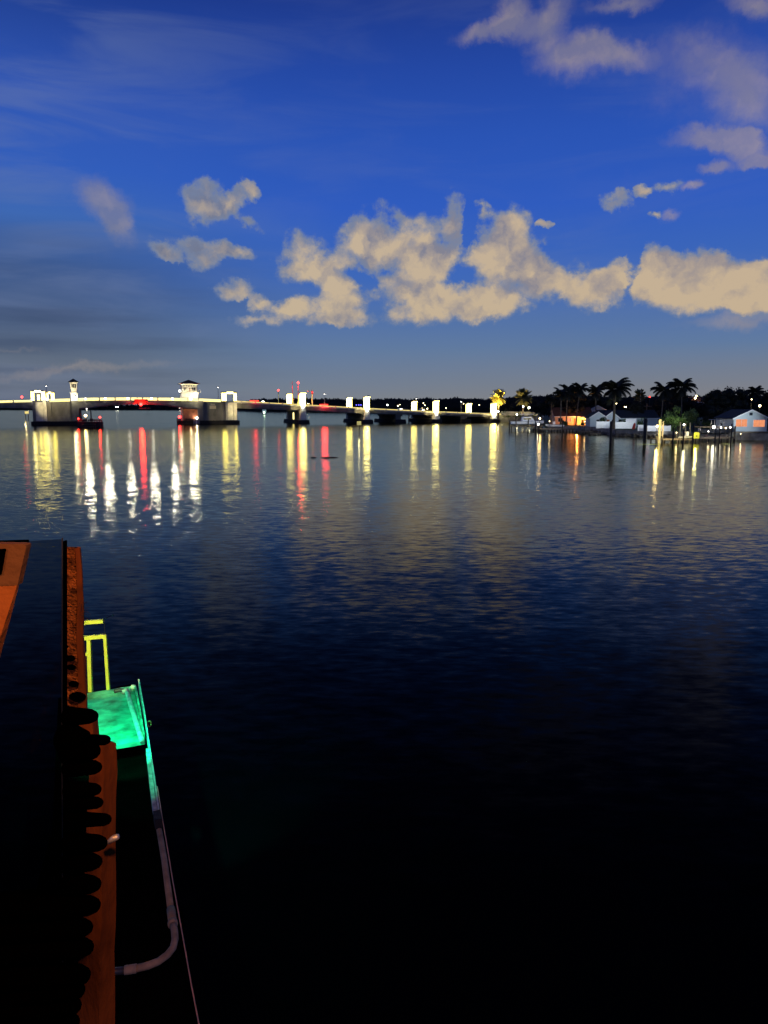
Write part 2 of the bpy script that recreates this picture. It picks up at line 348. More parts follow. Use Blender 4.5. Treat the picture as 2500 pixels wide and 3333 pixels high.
# ------------------------------------------------------------------ SETTING: water, land
def water_mat():
    m = bpy.data.materials.new('bay_water'); m.use_nodes = True; nt = m.node_tree; N = nt.nodes; L = nt.links
    N.remove(N['Principled BSDF'])
    tc = N.new('ShaderNodeTexCoord')
    def slope(scale, stretch, amp, detail, rough=.5, rz=0):
        mp = N.new('ShaderNodeMapping'); mp.inputs['Scale'].default_value = stretch; mp.inputs['Rotation'].default_value = (0,0,rz); L.new(tc.outputs['Object'], mp.inputs[0])
        nz = N.new('ShaderNodeTexNoise'); nz.inputs['Scale'].default_value = scale; nz.inputs['Detail'].default_value = detail; nz.inputs['Roughness'].default_value = rough
        L.new(mp.outputs[0], nz.inputs['Vector'])
        s = N.new('ShaderNodeVectorMath'); s.operation = 'SUBTRACT'; L.new(nz.outputs['Color'], s.inputs[0]); s.inputs[1].default_value = (.5,.5,.5)
        k = N.new('ShaderNodeVectorMath'); k.operation = 'MULTIPLY'; L.new(s.outputs[0], k.inputs[0]); k.inputs[1].default_value = (amp*.95, amp, 0)
        return k.outputs[0]
    a = slope(2.7, (.5, 1.2, 1), .18, 3, .60, R(8))
    b = slope(.16, (.35, 1.2, 1), .035, 2, .5, R(-6))
    ad = N.new('ShaderNodeVectorMath'); ad.operation = 'ADD'; L.new(a, ad.inputs[0]); L.new(b, ad.inputs[1])
    a2 = N.new('ShaderNodeVectorMath'); a2.operation = 'ADD'; L.new(ad.outputs[0], a2.inputs[0]); a2.inputs[1].default_value = (0,0,1)
    nm = N.new('ShaderNodeVectorMath'); nm.operation = 'NORMALIZE'; L.new(a2.outputs[0], nm.inputs[0])
    g = N.new('ShaderNodeBsdfGlossy'); g.distribution = 'BECKMANN'; g.inputs['Roughness'].default_value = .15; g.inputs['Color'].default_value = (1.0,.99,.80,1); L.new(nm.outputs[0], g.inputs['Normal'])
    d = N.new('ShaderNodeBsdfDiffuse'); d.inputs['Color'].default_value = (.0012,.0022,.004,1)
    fr = N.new('ShaderNodeFresnel'); fr.inputs['IOR'].default_value = 1.333; L.new(nm.outputs[0], fr.inputs['Normal'])
    pw = N.new('ShaderNodeFloatCurve'); cv = pw.mapping.curves[0]
    for q in ((.045,.0015),(.09,.010),(.15,.035),(.24,.12),(.40,.34),(.6,.60)): cv.points.new(*q)
    pw.mapping.update(); L.new(fr.outputs[0], pw.inputs['Value'])
    mx = N.new('ShaderNodeMixShader'); L.new(pw.outputs[0], mx.inputs[0]); L.new(d.outputs[0], mx.inputs[1]); L.new(g.outputs[0], mx.inputs[2])
    L.new(mx.outputs[0], N['Material Output'].inputs['Surface'])
    return m
wb = MB().add([(-6000,-60,0),(6000,-60,0),(6000,9000,0),(-6000,9000,0)], [(0,1,2,3)])
tag(wb.build('water', water_mat()), kind='structure')

LZ = 1.35
shore = [(1606,368),(1700,356),(1768,322),(1792,236),(1950,209),(2010,187),(2200,175),(2300,170),(2400,164),(2560,158),(3300,150)]
shp = [Vector((XD(p, D), D, 0)) for p, D in shore]
top = [(p.x, p.y, LZ) for p in shp] + [(900, 150, LZ), (900, 880, LZ), (shp[0].x, 880, LZ)]
lb = MB(); n = len(top); lb.add(top, [tuple(range(n))])
lb.add([(x, y, -1) for x, y, z in top] + top, [(i, (i+1) % n, n+(i+1) % n, n+i) for i in range(n)])
tag(lb.build('ground', M['grass']), kind='structure')
# far shore land: low strip
fl = MB()
far_pts = [(-700,2100),(0,2000),(500,1950),(700,1900),(850,1300),(1150,1050),(1400,900),(1700,880),(3600,860)]
fp = [Vector((XD(p, D), D, 0)) for p, D in far_pts]
tp = [(p.x, p.y, .9) for p in fp] + [(p.x*1.6, p.y*1.6, .9) for p in reversed(fp)]
n = len(tp); fl.add(tp, [tuple(range(n))]); fl.add([(x, y, -1) for x, y, z in tp] + tp, [(i, (i+1) % n, n+(i+1) % n, n+i) for i in range(n)])
tag(fl.build('far_terrain', M['farland']), kind='structure')
# far woods: one mass (leafy clumps)
fw = MB()
prof = [(-200,1327),(0,1326),(250,1324),(480,1321),(640,1318),(780,1312),(830,1303),(905,1298),(930,1302),(1000,1299),(1080,1301),(1200,1301),(1290,1300),(1330,1303),(1380,1296),(1420,1300),(1500,1298),(1600,1299),(1700,1292),(1800,1290),(2000,1294),(2250,1290),(2600,1290)]
def interp(tab, x):
    for (a, b), (c, d) in zip(tab, tab[1:]):
        if a <= x <= c: return b + (d-b)*(x-a)/(c-a)
    return tab[-1][1] if x > tab[-1][0] else tab[0][1]
x = -200.0
while x < 2600:
    D = interp(far_pts, x)*1.03 + 12
    ztop = Z(interp(prof, x) + noise.noise(Vector((x*.03, 1, 0)))*4.5, D)
    hgt = max(1.5, ztop-.9)
    for k in range(5):
        yy = D + k*6; xx = XD(x, D) + random.uniform(-3, 3)*D/800
        r = hgt*random.uniform(.35, .55)
        c = Vector((xx, yy, .9 + hgt - r*random.uniform(.9, 1.3)))
        fw.ball(c, r, 7, 5, (1.3, 1, 1)); fw.ball((xx, yy, .9+hgt*.35), hgt*.45, 6, 4, (1.6, 1, 1))
        for q in range(9):
            dd = Vector((random.gauss(0,1), random.gauss(0,.6), abs(random.gauss(0,1)))).normalized()
            fw.leaf(c+dd*r*.9, dd+Vector((random.uniform(-.6,.6),0,random.uniform(-.2,.6))), D*.0018, D*.003)
    x += 9 if x > 700 else 14
tag(fw.build('far_woods', M['leafd']), 'dark line of low woods along the far shore behind the bridge', 'woods', kind='stuff')

# ------------------------------------------------------------------ BRIDGE
PHI = math.atan(.35); cph = math.cos(PHI)
def BD(px):
    r = (px-CX)/F*cp; D = 345.7/(1-.35*r); return r*D, D
def BS(px): return (BD(px)[0]+8.06)/cph
def BZ(px, py): return Z(py, BD(px)[1])
bridge = empty('drawbridge', (-8.06, 345.7-.35*8.06, 0), PHI, 'long low concrete drawbridge lit yellow along its rail, crossing the bay', 'bridge')
W = 27.0
def strip(mb, st, y0, y1, dz0=None, dz1=None):
    """st: (s, zlow, zhigh)"""
    base = len(mb.v)
    for s, a, b in st: mb.v += [(s,y0,a),(s,y1,a),(s,y1,b),(s,y0,b)]
    for i in range(len(st)-1):
        for k in range(4):
            k2 = (k+1) % 4
            mb.f.append((base+4*i+k, base+4*(i+1)+k, base+4*(i+1)+k2, base+4*i+k2))
    mb.f.append((base,base+1,base+2,base+3)); e = base+4*(len(st)-1); mb.f.append((e+3,e+2,e+1,e))
tops = [(-260,1307),(0,1304),(105,1301.5),(160,1299),(232,1297),(300,1294.5),(420,1293.5),(540,1294.5),(650,1297),(720,1300),(771,1304),(800,1306),(933,1313),(1120,1323.5),(1200,1328),(1340,1335),(1409,1338),(1560,1344),(1606,1346),(1720,1351)]
bots = {'left': [(-260,1326),(0,1328),(105,1330)],
        'leafL': [(256,1331),(290,1329),(320,1324),(360,1319.5),(400,1317),(447,1315)],
        'leafR': [(449,1315),(500,1317),(545,1320.5),(580,1325),(600,1328),(645,1331)],
        'right': [(771,1329),(933,1334.5),(1000,1337),(1120,1344),(1200,1346.5),(1340,1350),(1409,1352),(1560,1356.5),(1606,1358),(1720,1361)]}
def ztop(px): return BZ(px, interp(tops, px))
def zs(px): return ztop(px) - 1.0     # road surface
def span(name, key, parent, ledmat, h):
    b = bots[key]; pxs = sorted(set([p for p, _ in b] + [p for p, _ in tops if b[0][0] < p < b[-1][0]]))
    mb = MB(); strip(mb, [(BS(p), BZ(p, interp(b, p)), zs(p)) for p in pxs], 0, W)
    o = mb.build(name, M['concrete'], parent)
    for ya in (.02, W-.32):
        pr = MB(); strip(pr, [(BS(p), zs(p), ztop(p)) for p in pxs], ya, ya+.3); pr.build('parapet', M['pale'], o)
    rd = MB(); strip(rd, [(BS(p), zs(p)+.004, zs(p)+.05) for p in pxs], .6, W-.6); rd.build('roadway', M['asphalt'], o)
    a_s, b_s = BS(pxs[0])+2, BS(pxs[-1])-1; q = a_s
    while q < b_s:
        pq = min(pxs, key=lambda p: abs(BS(p)-q)); lo_ = [p for p in pxs if BS(p) <= q][-1]; hi_ = [p for p in pxs if BS(p) >= q][0]
        f = 0 if hi_ == lo_ else (q-BS(lo_))/(BS(hi_)-BS(lo_)); zt = ztop(lo_)*(1-f)+ztop(hi_)*f
        MB().box(q-.22, q+.22, -.24, .4, zt-1.15, zt+.14).build('parapet_post', M['pale'], o); q += 6.0
    ml = MB(); strip(ml, [(BS(p), zs(p)+.055, zs(p)+.06) for p in pxs], W/2-.1, W/2+.1); ml.build('lane_marking', M['whitepaint'], o)
    ls = MB(); strip(ls, [(BS(p), ztop(p)-h, ztop(p)-.05) for p in pxs], -.16, -.02); ls.build('light_strip', ledmat, o)
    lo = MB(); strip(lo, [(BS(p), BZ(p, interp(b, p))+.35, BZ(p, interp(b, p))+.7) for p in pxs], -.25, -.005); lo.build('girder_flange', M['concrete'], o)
    return o
span('approach_span', 'left', bridge, E['strip'], .75)
span('bascule_leaf', 'leafL', bridge, E['strip'], 1.15)
span('bascule_leaf', 'leafR', bridge, E['strip'], 1.15)
span('approach_span', 'right', bridge, E['stripdim'], .36)

def pylon(parent, s, yc, zt, zdeck, zb, w=2.1, name='pylon', pan='panelw'):
    m = MB()
    m.frustum((s-w/2-.35, s+w/2+.35, yc-w/2-.35, yc+w/2+.35), (s-w/2, s+w/2, yc-w/2, yc+w/2), zb, zdeck)
    m.box(s-w/2, s+w/2, yc-w/2, yc+w/2, zdeck, zt-.5)
    m.box(s-w/2-.22, s+w/2+.22, yc-w/2-.22, yc+w/2+.22, zt-.5, zt-.15)
    m.box(s-w/2-.1, s+w/2+.1, yc-w/2-.1, yc+w/2+.1, zt-.15, zt)
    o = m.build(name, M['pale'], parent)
    p = MB(); z0, z1 = zdeck+.3, zt-.6; g = .22
    for sx in (-1, 1):
        a, b = (g, w/2-.1) if sx > 0 else (-w/2+.1, -g)
        p.box(s+a, s+b, yc-w/2-.05, yc-w/2-.005, z0, z1)
        p.box(s-w/2-.05, s-w/2-.005, yc+a, yc+b, z0, z1)
        p.box(s+w/2+.005, s+w/2+.05, yc+a, yc+b, z0, z1)
    p.box(s-w/2-.24, s+w/2+.24, yc-w/2-.27, yc-w/2-.225, zt-.42, zt-.22)
    p.build('lit_face_glow', E[pan], o)  # glowing slabs imitate floodlit pylon faces
    return o
def pier(px, pylons=True, ptop=None, half=1.25, near_only=False):
    s = BS(px); D = BD(px)[1]; zb = BZ(px, interp(bots['right'], px)); zd = zs(px)
    m = MB(); m.box(s-half, s+half, 1.4, W-1.4, 1.2, zb-.02)
    m.box(s-half-.4, s+half+.4, .6, W-.6, zb-.9, zb-.03)
    o = m.build('bridge_pier', M['concrete'], bridge)
    f = MB(); f.frustum((s-half-1.5, s+half+1.5, -2.2, W+2.2), (s-half-1.2, s+half+1.2, -1.9, W+1.9), -.5, 1.5); f.build('fender', M['black'], o)
    if pylons:
        pylon(o, s, -.3, ptop, zd, 1.4); pylon(o, s, W+.3, ptop, zd, 1.4)
    return o, s
for px, ty in ((985,1278), (1193,1290.5), (1418,1303.5), (1606,1311)):
    o, s = pier(px, True, BZ(px, ty))
    if px == 985:
        MB().box(s-1.33, s-1.26, 11.5, 14.5, 1.6, BZ(px,1336)-.5).build('lit_face_glow', E['strip'], o)  # glowing patch imitates the downlit strip on the pier wall
pier(1300, False); pier(1512, False)
# west approach pier, left of the frame edge
# bascule piers
def bascule_pier(p0, p1, portal, tower, name):
    s0, s1 = BS(p0), BS(p1); zt = zs((p0+p1)/2)
    m = MB(); m.box(s0+.2, s1-.2, .9, W-.9, 1.5, zt)
    o = m.build('bascule_pier', M['concrete'], bridge)
    a = MB(); a.box(s0, s1, .35, W-.35, 1.4, 3.2); a.box(s0+.1, s1-.1, .6, W-.6, 3.2, 3.5); a.build('plinth', M['concrete'], o)
    f = MB(); f.box(s0-.8, s1+.8, -.9, W+.9, -.5, 1.45)
    k = s0
    while k < s1:
        f.box(k, k+.35, -1.15, -.9, -.4, 1.6); k += 1.4
    f.build('fender', M['black'], o)
    # parapet on the pier with strip light
    pxs = [portal[1]+2 if portal[1] < tower[0] else tower[1]+2, tower[0]-1 if portal[1] < tower[0] else portal[0]-2]
    pr = MB(); strip(pr, [(BS(p), zt+.01, ztop(p)) for p in pxs], .9, 1.2); pr.build('parapet', M['pale'], o)
    ls = MB(); strip(ls, [(BS(p), ztop(p)-1.1, ztop(p)-.05) for p in pxs], .72, .88); ls.build('light_strip', E['strip'], o)
    rd = MB(); rd.box(s0, s1, 1.3, W-1.3, zt+.004, zt+.05); rd.build('roadway', M['asphalt'], o)
    return o, zt
p1o, z1 = bascule_pier(106, 256, (103,160), (230,257), 'a')
p2o, z2 = bascule_pier(648, 772, (722,771), (590,648), 'b')
def pilaster(o, pa, pb, z1_, y=-.1, mm='pale'):
    MB().box(BS(pa), BS(pb), y, .88, 1.6, z1_).build('pilaster', M[mm], o)
pilaster(p1o, 105, 114, z1+.3, .1, 'concrete'); pilaster(p1o, 115, 139, z1-.3, .3); pilaster(p1o, 140, 151, z1+.3, .05); pilaster(p1o, 153, 166, z1-.3, .5, 'concrete'); pilaster(p1o, 233, 256, z1+.3, 0, 'concrete')
pilaster(p2o, 643, 662, z2+.3, 0, 'concrete'); pilaster(p2o, 724, 733, z2-.2, .1, 'concrete'); pilaster(p2o, 735, 740, z2-.1, -.1); pilaster(p2o, 741, 760, z2-.3, .3); pilaster(p2o, 761, 771, z2-.1, -.1)
# signs on the second pier
sg = MB(); sg.box(BS(683), BS(704), .72, .88, BZ(694,1331), BZ(694,1320)); sg.build('sign_panel', M['signb'], p2o)
sg = MB(); sg.box(BS(686), BS(701), .72, .88, BZ(694,1319), BZ(694,1313.5)); sg.build('sign_panel', M['signb'], p2o)
# red brown machinery wall of the east pier, seen under the leaf
s0, s1 = BS(597), BS(646)
mm_ = MB(); mm_.box(s0, s1, 4, 6, 1.5, BZ(620,1331)); mm_.build('machinery_wall', M['redwall'], p2o)
mm_ = MB(); mm_.box(BS(591.5), BS(597), 2.5, 5, 1.5, BZ(595,1327)); mm_.build('corner_post', M['signb'], p2o)
def portal(o, cols, zb, zt, y0=-.2, y1=2.0, beam=None):
    for a, b in cols:
        c = MB(); c.box(BS(a), BS(b), y0, y1, zb, zt-.5); c.box(BS(a)-.15, BS(b)+.15, y0-.15, y1+.15, zt-.5, zt)
        co = c.build('portal_column', M['pale'], o)
        p = MB(); sa, sb = BS(a), BS(b); m_ = (sa+sb)/2
        p.box(sa+.12, m_-.12, y0-.06, y0-.005, zb+.2, zt-.6); p.box(m_+.12, sb-.12, y0-.06, y0-.005, zb+.2, zt-.6)
        p.build('lit_face_glow', E['panel'], co)  # emissive slabs stand in for light falling on the column
    if beam:
        c = MB(); c.box(BS(beam[0]), BS(beam[1]), y0+.1, y1-.1, zt-.9, zt-.02); bo = c.build('portal_beam', M['pale'], o)
        MB().box(BS(beam[0]), BS(beam[1]), y0+.03, y0+.095, zt-.8, zt-.15).build('lit_face_glow', E['panelw'], bo)  # emissive slab stands in for light falling on the beam
zb1, zt1 = z1+.3, BZ(130, 1270)
portal(p1o, [(103,114), (137,150)], zb1, zt1, beam=(114.5,136.5))
portal(p1o, [(121,130)], zb1, zt1-1.1, 2.6, 3.6)
portal(p1o, [(154,160), (168,179)], zb1, BZ(170,1274.5), .4, 2.2, beam=(160.5,167.5))
zt2 = BZ(745, 1275)
portal(p2o, [(722,738), (761,771)], z2+.2, zt2, beam=(738.5,760.5))
# towers
def pyramid(mb, x0, x1, y0, y1, z0, z1, k=.0):
    cx, cy = (x0+x1)/2, (y0+y1)/2
    mb.add([(x0,y0,z0),(x1,y0,z0),(x1,y1,z0),(x0,y1,z0),(cx,cy,z1)], [(0,1,4),(1,2,4),(2,3,4),(3,0,4),(3,2,1,0)])
def slim_tower():
    s0, s1 = BS(233), BS(255); d = s1-s0; y0 = 0; zb, zt = z1+.3, BZ(240,1243.5)
    m = MB(); m.box(s0, s1, y0, y0+d, zb, zb+3.0); 
    mid = (s0+s1)/2; m.box(s0+.2, s1-.2, y0+.2, y0+d-.2, zb+3.0, zt-2.6); m.frustum((s0-.1,s1+.1,y0-.1,y0+d+.1),(s0-.1,s1+.1,y0-.1,y0+d+.1), zt-2.8, zt-2.5)
    m.box(s0, s1, y0, y0+d, zt-2.5, zt-.6); m.frustum((s0,s1,y0,y0+d), (s0-.5,s1+.4,y0-.4,y0+d+.4), zt-.6, zt)
    o = m.build('bridge_tower', M['stucco'], p1o)
    for k in range(3):
        w = MB(); x = s0+.35+k*(d-.7)/3; w.box(x+.1, x+(d-.7)/3-.1, y0-.03, y0-.005, zt-2.3, zt-.8); w.build('window', M['glassdark'], o)
    w = MB(); w.box(mid-.45, mid+.45, y0-.03, y0-.005, zb+1.2, zb+2.5); w.build('window', M['glassdark'], o)
    r = MB(); pyramid(r, s0-.9, s1+.7, y0-.7, y0+d+.7, zt+.01, BZ(240,1231.5)); r.build('roof', M['roof'], o)
    MB().box(s0-.3, s1+.3, y0-.35, y0-.1, zb+2.9, zb+3.15).build('ledge', M['pale'], o)
    plight('tower_flood_light', bridge.matrix_world @ Vector((0,0,0)), (1,.85,.45), 0, .2) if False else None
    return s0, s1, zb, zt
st1 = slim_tower()
def control_tower():
    s0, s1 = BS(590), BS(647); y0 = 0; dp = 7.0; zb = zs(620)-.3
    zf, ze = BZ(620,1277.5), BZ(620,1249)
    m = MB(); m.box(s0, s1, y0, y0+dp, zb, zf)
    m.box(s0-.5, s1+.9, y0-.5, y0+dp+.5, zf, zf+.25)
    m.box(s0+.5, s1-.3, y0+.6, y0+dp-.6, zf+.25, ze-.5)
    m.frustum((s0+.5,s1-.3,y0+.6,y0+dp-.6), (s0-.5,s1+.6,y0-.4,y0+dp+.4), ze-.5, ze)
    o = m.build('control_tower', M['stucco'], bridge)
    r = MB(); pyramid(r, s0-.8, s1+.9, y0-.8, y0+dp+.8, ze+.01, BZ(620,1235)); r.build('roof', M['redroof'], o)
    wx = [(600,604.5),(605.5,610),(627,631),(632.5,638)]
    yy = y0+.6
    for a, b in wx:
        w = MB(); w.box(BS(a), BS(b), yy-.04, yy-.005, BZ(a,1271.5), BZ(a,1261)); f = w.build('window', M['darksteel'], o)
        g = MB(); g.box(BS(a)+.08, BS(b)-.08, yy-.06, yy-.045, BZ(a,1270.8), BZ(a,1266.8)); g.box(BS(a)+.08, BS(b)-.08, yy-.06, yy-.045, BZ(a,1266.2), BZ(a,1261.6)); g.build('pane', M['glassdark'], f)
    for a in (600,608,616,624,632):
        w = MB(); w.box(BS(a), BS(a+4), yy-.04, yy-.005, BZ(a,1257), BZ(a,1254.5)); w.build('window', M['glassdark'], o)
    MB().box(BS(618.5), BS(622), yy-.04, yy-.005, zf+.3, BZ(620,1262.5)).build('door', M['redwall'], o)
    rl = MB()
    for k in range(12):
        x = s0-.45 + k*(s1-s0+1.3)/11; rl.box(x-.03, x+.03, y0-.45, y0-.39, zf+.25, zf+1.2)
    for z in (.55,.85,1.2): rl.box(s0-.45, s1+.88, y0-.46, y0-.38, zf+z-.04, zf+z)
    rl.box(s1+.82, s1+.88, y0-.38, y0+dp, zf+.8, zf+1.2); rl.build('balcony_railing', M['whitepaint'], o)
    return s0, s1, zb, zf, ze
ct = control_tower()
bm = bridge
import mathutils
BMX = mathutils.Matrix.Translation((-8.06, 345.7-.35*8.06, 0)) @ mathutils.Matrix.Rotation(PHI, 4, 'Z')
def bw(s, y, z): return BMX @ Vector((s, y, z))
# tower flood lamps, plus added wall washes without fixtures
YL = (1,.80,.38)
plight('control_tower_flood', bw(BS(636), -1.6, BZ(636,1290)), (1,.88,.5), 1300, .35)
plight('control_tower_side_flood', bw(BS(586), -1.5, BZ(586,1273)), (1,.9,.6), 800, .3)
wash('control_tower_wall_wash', bw(BS(612), -4.5, BZ(612,1270)), YL, 800, .3)
plight('slim_tower_flood', bw(BS(243), -1.7, BZ(243,1292)), (1,.9,.55), 700, .3)
wash('slim_tower_wall_wash', bw(BS(236), -3.6, BZ(240,1262)), YL, 450, .3)
for px, py in ((636,1290),(586,1273)):
    MB().ball((BS(px), -1.3, BZ(px,py)), .34).build('floodlight', E['flood'], ct and [c for c in bridge.children if c.name.startswith('control_tower')][0])
MB().ball((BS(243), -1.0, BZ(243,1292)), .3).build('floodlight', E['flood'], p1o)
MB().ball((BS(108), -1.0, zb1+.6), .32).build('floodlight', E['flood'], p1o)
MB().ball((BS(155), -1.0, zb1+.6), .32).build('floodlight', E['flood'], p1o)
# washes on the pier faces and fascia
wash('pier_wash', bw(BS(140), -5, 8.5), YL, 1500, .3)
wash('pier_wash', bw(BS(755), -5, 6.5), YL, 1500, .3)
wash('pier_wash', bw(BS(700), -6, 4.0), YL, 500, .3)
for px in (985,1193,1418,1606):
    wash('pylon_wash', bw(BS(px)-4, -3.5, zs(px)-.5), YL, 700, .2)
    MB().ball((BS(px)-.2, -1.9, zs(px)-.2), .3).build('floodlight', E['flood'], bridge)
plight('machinery_lamp', bw(BS(620), 1.0, 6.0), (1,.7,.4), 120, .2)
# floods on the leaf parapet, aimed level over the water
for px in (280,344,418,494,562,622):
    s, z = BS(px), ztop(px)-.4
    MB().box(s-.3, s+.3, -.55, -.2, z-.22, z+.22).build('floodlight', E['flood'], bridge)
    p = bw(s, -.8, z); tgt = Vector((0,0,H)) - p; tgt.z = 0; tgt.normalize()
    d = Vector((tgt.x*math.cos(R(22)), tgt.y*math.cos(R(22)), math.sin(R(22))))
    slight('leaf_flood', p, p+d, (1,.92,.78), 20000, R(49), .02, 1.2)
# red navigation lamp at the leaf tips
nb = MB().box(BS(438), BS(482), -1.1, -.3, BZ(460,1310), BZ(460,1299.5)); nbo = nb.build('navigation_light_box', M['redwall'], bridge)
MB().ball((BS(459), -1.0, BZ(459,1316)), .62).build('red_lens', E['red'], nbo)
MB().box(BS(450), BS(492), -.8, -.6, BZ(470,1329.5), BZ(470,1328)).build('lamp_bracket', M['darksteel'], nbo)
plight('navigation_red', bw(BS(459), -1.9, BZ(459,1316)), (1,.02,.01), 3200, .7)

# -------- street lamps along the bridge
def street_lamp(px, pyt, yloc, label, h_lo=None, headm='white', zbase=None):
    s = BS(px); z0 = zs(px)+.05 if zbase is None else zbase; z1_ = BZ(px, pyt)
    p = bw(s, yloc, 0); t = empty('street_lamp', (p.x, p.y, z0), PHI, label, 'street lamp', 'lamp posts along the bridge')
    hh = z1_-z0
    MB().tube([(0,0,0),(0,0,hh-.5)], [.16,.09], 8).build('pole', M['steel'], t)
    MB().frustum((-.25,.25,-.25,.25), (-.5,.5,-.5,.5), hh-.5, hh-.05).build('lamp_shade', M['darksteel'], t)
    MB().box(-.22,.22,-.22,.22, hh-.62, hh-.51).build('lens', E[headm], t)
    return t
street_lamp(136, 1247, W-2, 'lamp post rising behind the portal of the leftmost bridge pier')
street_lamp(735, 1252, W-2, 'lamp post with pointed black cap rising over the portal right of the control tower')
street_lamp(1105, 1276, W-1, 'tall black capped lamp post on the bridge between the signal mast and next pylons')
street_lamp(1257, 1284, W-1, 'lamp post directly above the low pier without pylons')
street_lamp(1422, 1292, W-1, 'lamp post showing just over the third pair of pylons from the traffic gates')
street_lamp(1576, 1303, W-1, 'slim lamp post on the bridge just before the last pair of pylons')
# -------- traffic gates and signal mast
def gate(px, pyt, yl, lit, label, pyb=1313):
    s = BS(px); z0 = zs(px)+.05; zt_ = BZ(px, pyt); p = bw(s, yl, 0)
    t = empty('traffic_gate', (p.x, p.y, z0), PHI, label, 'barrier gate', 'raised traffic gates')
    MB().box(-.45,.45,-.4,.4,0,1.6).box(-.3,.3,-.25,.25,1.6,2.0).build('gate_housing', M['signy'], t)
    hh = zt_-z0
    a = MB(); k = 1.8; i = 0
    MB().tube([(0,0,1.8),(0,0,5.0)], [.3,.22], 6).build('arm_base', M['signy'], t)
    MB().tube([(0,0,5.0),(0,0,hh)], [.14,.09], 6).build('gate_arm', M['redpaint'], t)
    if lit: MB().ball((0,-.2,hh-.4), .42).build('red_lens', E['red'], t)
    return t
gate(955, 1240.5, 1.2, False, 'raised red barrier arm beside the left pylon, its lamp unlit')
gate(973.5, 1242, 1.2, True, 'raised barrier arm with glowing red lamp at its tip, beside the tall pylon')
plight('gate_red', bw(BS(973.5), -1.0, BZ(973.5,1249)), (1,.03,.02), 2400, .5)
def mast():
    s = BS(1019); z0 = zs(1019)+.05; p = bw(s, 1.2, 0); t = empty('signal_mast', (p.x,p.y,z0), PHI, 'signal mast with bracket arm pointing left, right of the raised gates', 'signal mast')
    hh = BZ(1019,1283)-z0
    MB().tube([(0,0,0),(0,0,hh)], [.32,.24], 8).build('mast_pole', M['signy'], t)
    MB().box(-.4,.4,-.3,.3,hh,hh+.25).box(-.3,.3,-.3,.3,hh+.25,hh+1.5).build('signal_head', M['redpaint'], t)
    MB().tube([(0,0,hh+1.2),(-1.9,0,hh+1.4)], .1, 6).box(-2.2,-1.4,-.2,.2,hh+1.1,hh+1.5).build('bracket_arm', M['pale'], t)
    MB().tube([(0,0,hh+1.5),(0,0,hh+2.3)], .08, 6).build('finial', M['steel'], t)
    MB().ball((0,-.35,hh+.9), .16).build('red_lens', E['red'], t)
mast()
t = empty('warning_beacon', bw(BS(945), W-1, zs(945)), PHI, 'short post with small red warning lamp above the left pylon of the gates', 'warning light')
hh = BZ(945,1268)-zs(945); MB().tube([(0,0,0),(0,0,hh)], .16, 6).build('pole', M['signy'], t); MB().ball((0,0,hh+.3), .36).build('red_lens', E['red'], t)
# far red beacon at left
t = empty('warning_beacon', bw(BS(47), W-1, zs(47)), PHI, 'red traffic light over the bridge rail at the far left', 'traffic light')
hh = BZ(47,1292)-zs(47); MB().tube([(0,0,0),(0,0,hh)], .08, 6).build('pole', M['darksteel'], t); MB().ball((0,0,hh+.3), .4).build('red_lens', E['red'], t)

# -------- cars on the bridge
def car(px, yl, label, paint='car', tail=None, head=None, big=0.0, flip=1):
    s = BS(px); z = zs(px)+.06; p = bw(s, yl, z); t = empty('parked_car' if False else 'car', p, PHI, label, 'car', 'cars on the bridge')
    m = MB(); pts = [(-2.2,.35),(-2.25,.85),(-1.6,.98+big*.4),(-1.0,1.5+big),(.6,1.52+big),(1.25,1.0),(2.1,.85),(2.2,.35)]
    nn = len(pts); m.add([(x*flip,-.85,z_) for x, z_ in pts]+[(x*flip,.85,z_) for x, z_ in pts], [tuple(range(nn)), tuple(range(2*nn-1, nn-1, -1))]+[(i,(i+1)%nn,nn+(i+1)%nn,nn+i) for i in range(nn)])
    m.build('body', M[paint], t)
    g = MB(); g.add([(x*flip,-.865,z_) for x, z_ in ((-1.3,1.02),(-.85,1.42+big),(.5,1.44+big),(1.0,1.02))], [(0,1,2,3)]); g.build('side_window', M['glassdark'], t)
    for x in (-1.35, 1.35):
        MB().tube([(x,-.9,.33),(x,-.65,.33)], .33, 10).build('wheel', M['tyre'], t); MB().tube([(x,.65,.33),(x,.9,.33)], .33, 10).build('wheel', M['tyre'], t)
    if tail: MB().box(-2.3*flip-.06,-2.3*flip+.06,-.8,.8,.7,1.0).box(-1.9,1.9,-.93,-.88,1.25,1.5+big).build('tail_light_and_side_glow', E['tail'], t)  # rear lamps plus an added side bar glowing for their red smear
    if head: MB().box(2.22*flip-.05,2.22*flip+.05,-.8,.8,.55,.8).box(-.5,.5,-.93,-.88,1.2,1.4).build('headlight_and_side_glow', E['white'], t)  # front lamps plus an added glowing patch on the side
    return t
car(830, .95+.9, 'car glowing red above the bridge rail right of the control tower pier', tail=True)
car(1056, 1.9, 'car glowing red on the bridge, between the signal mast and the tall lamp post', tail=True)
plight('car_red_glow', bw(BS(830), -.6, ztop(830)+.4), (1,.03,.03), 260, .8)
plight('car_red_glow', bw(BS(1056), -.6, ztop(1056)+.5), (1,.03,.03), 1700, 1.3)
car(860, 3.4, 'pale car following the red lit car nearest the control tower', 'pale', head=True)
car(1308, 1.9, 'small white car on the bridge left of the third pylon pair', 'hull', head=True)
car(1325, 1.9, 'low silver car on the bridge, close against the third pylon pair', 'car')
car(1380, 1.9, 'tall cream van on the bridge between the two pylons of one pier', 'pale', head=True, big=.6)
car(1640, 1.9, 'pale car coming off the right end of the bridge near the bright palm', 'pale', head=True)

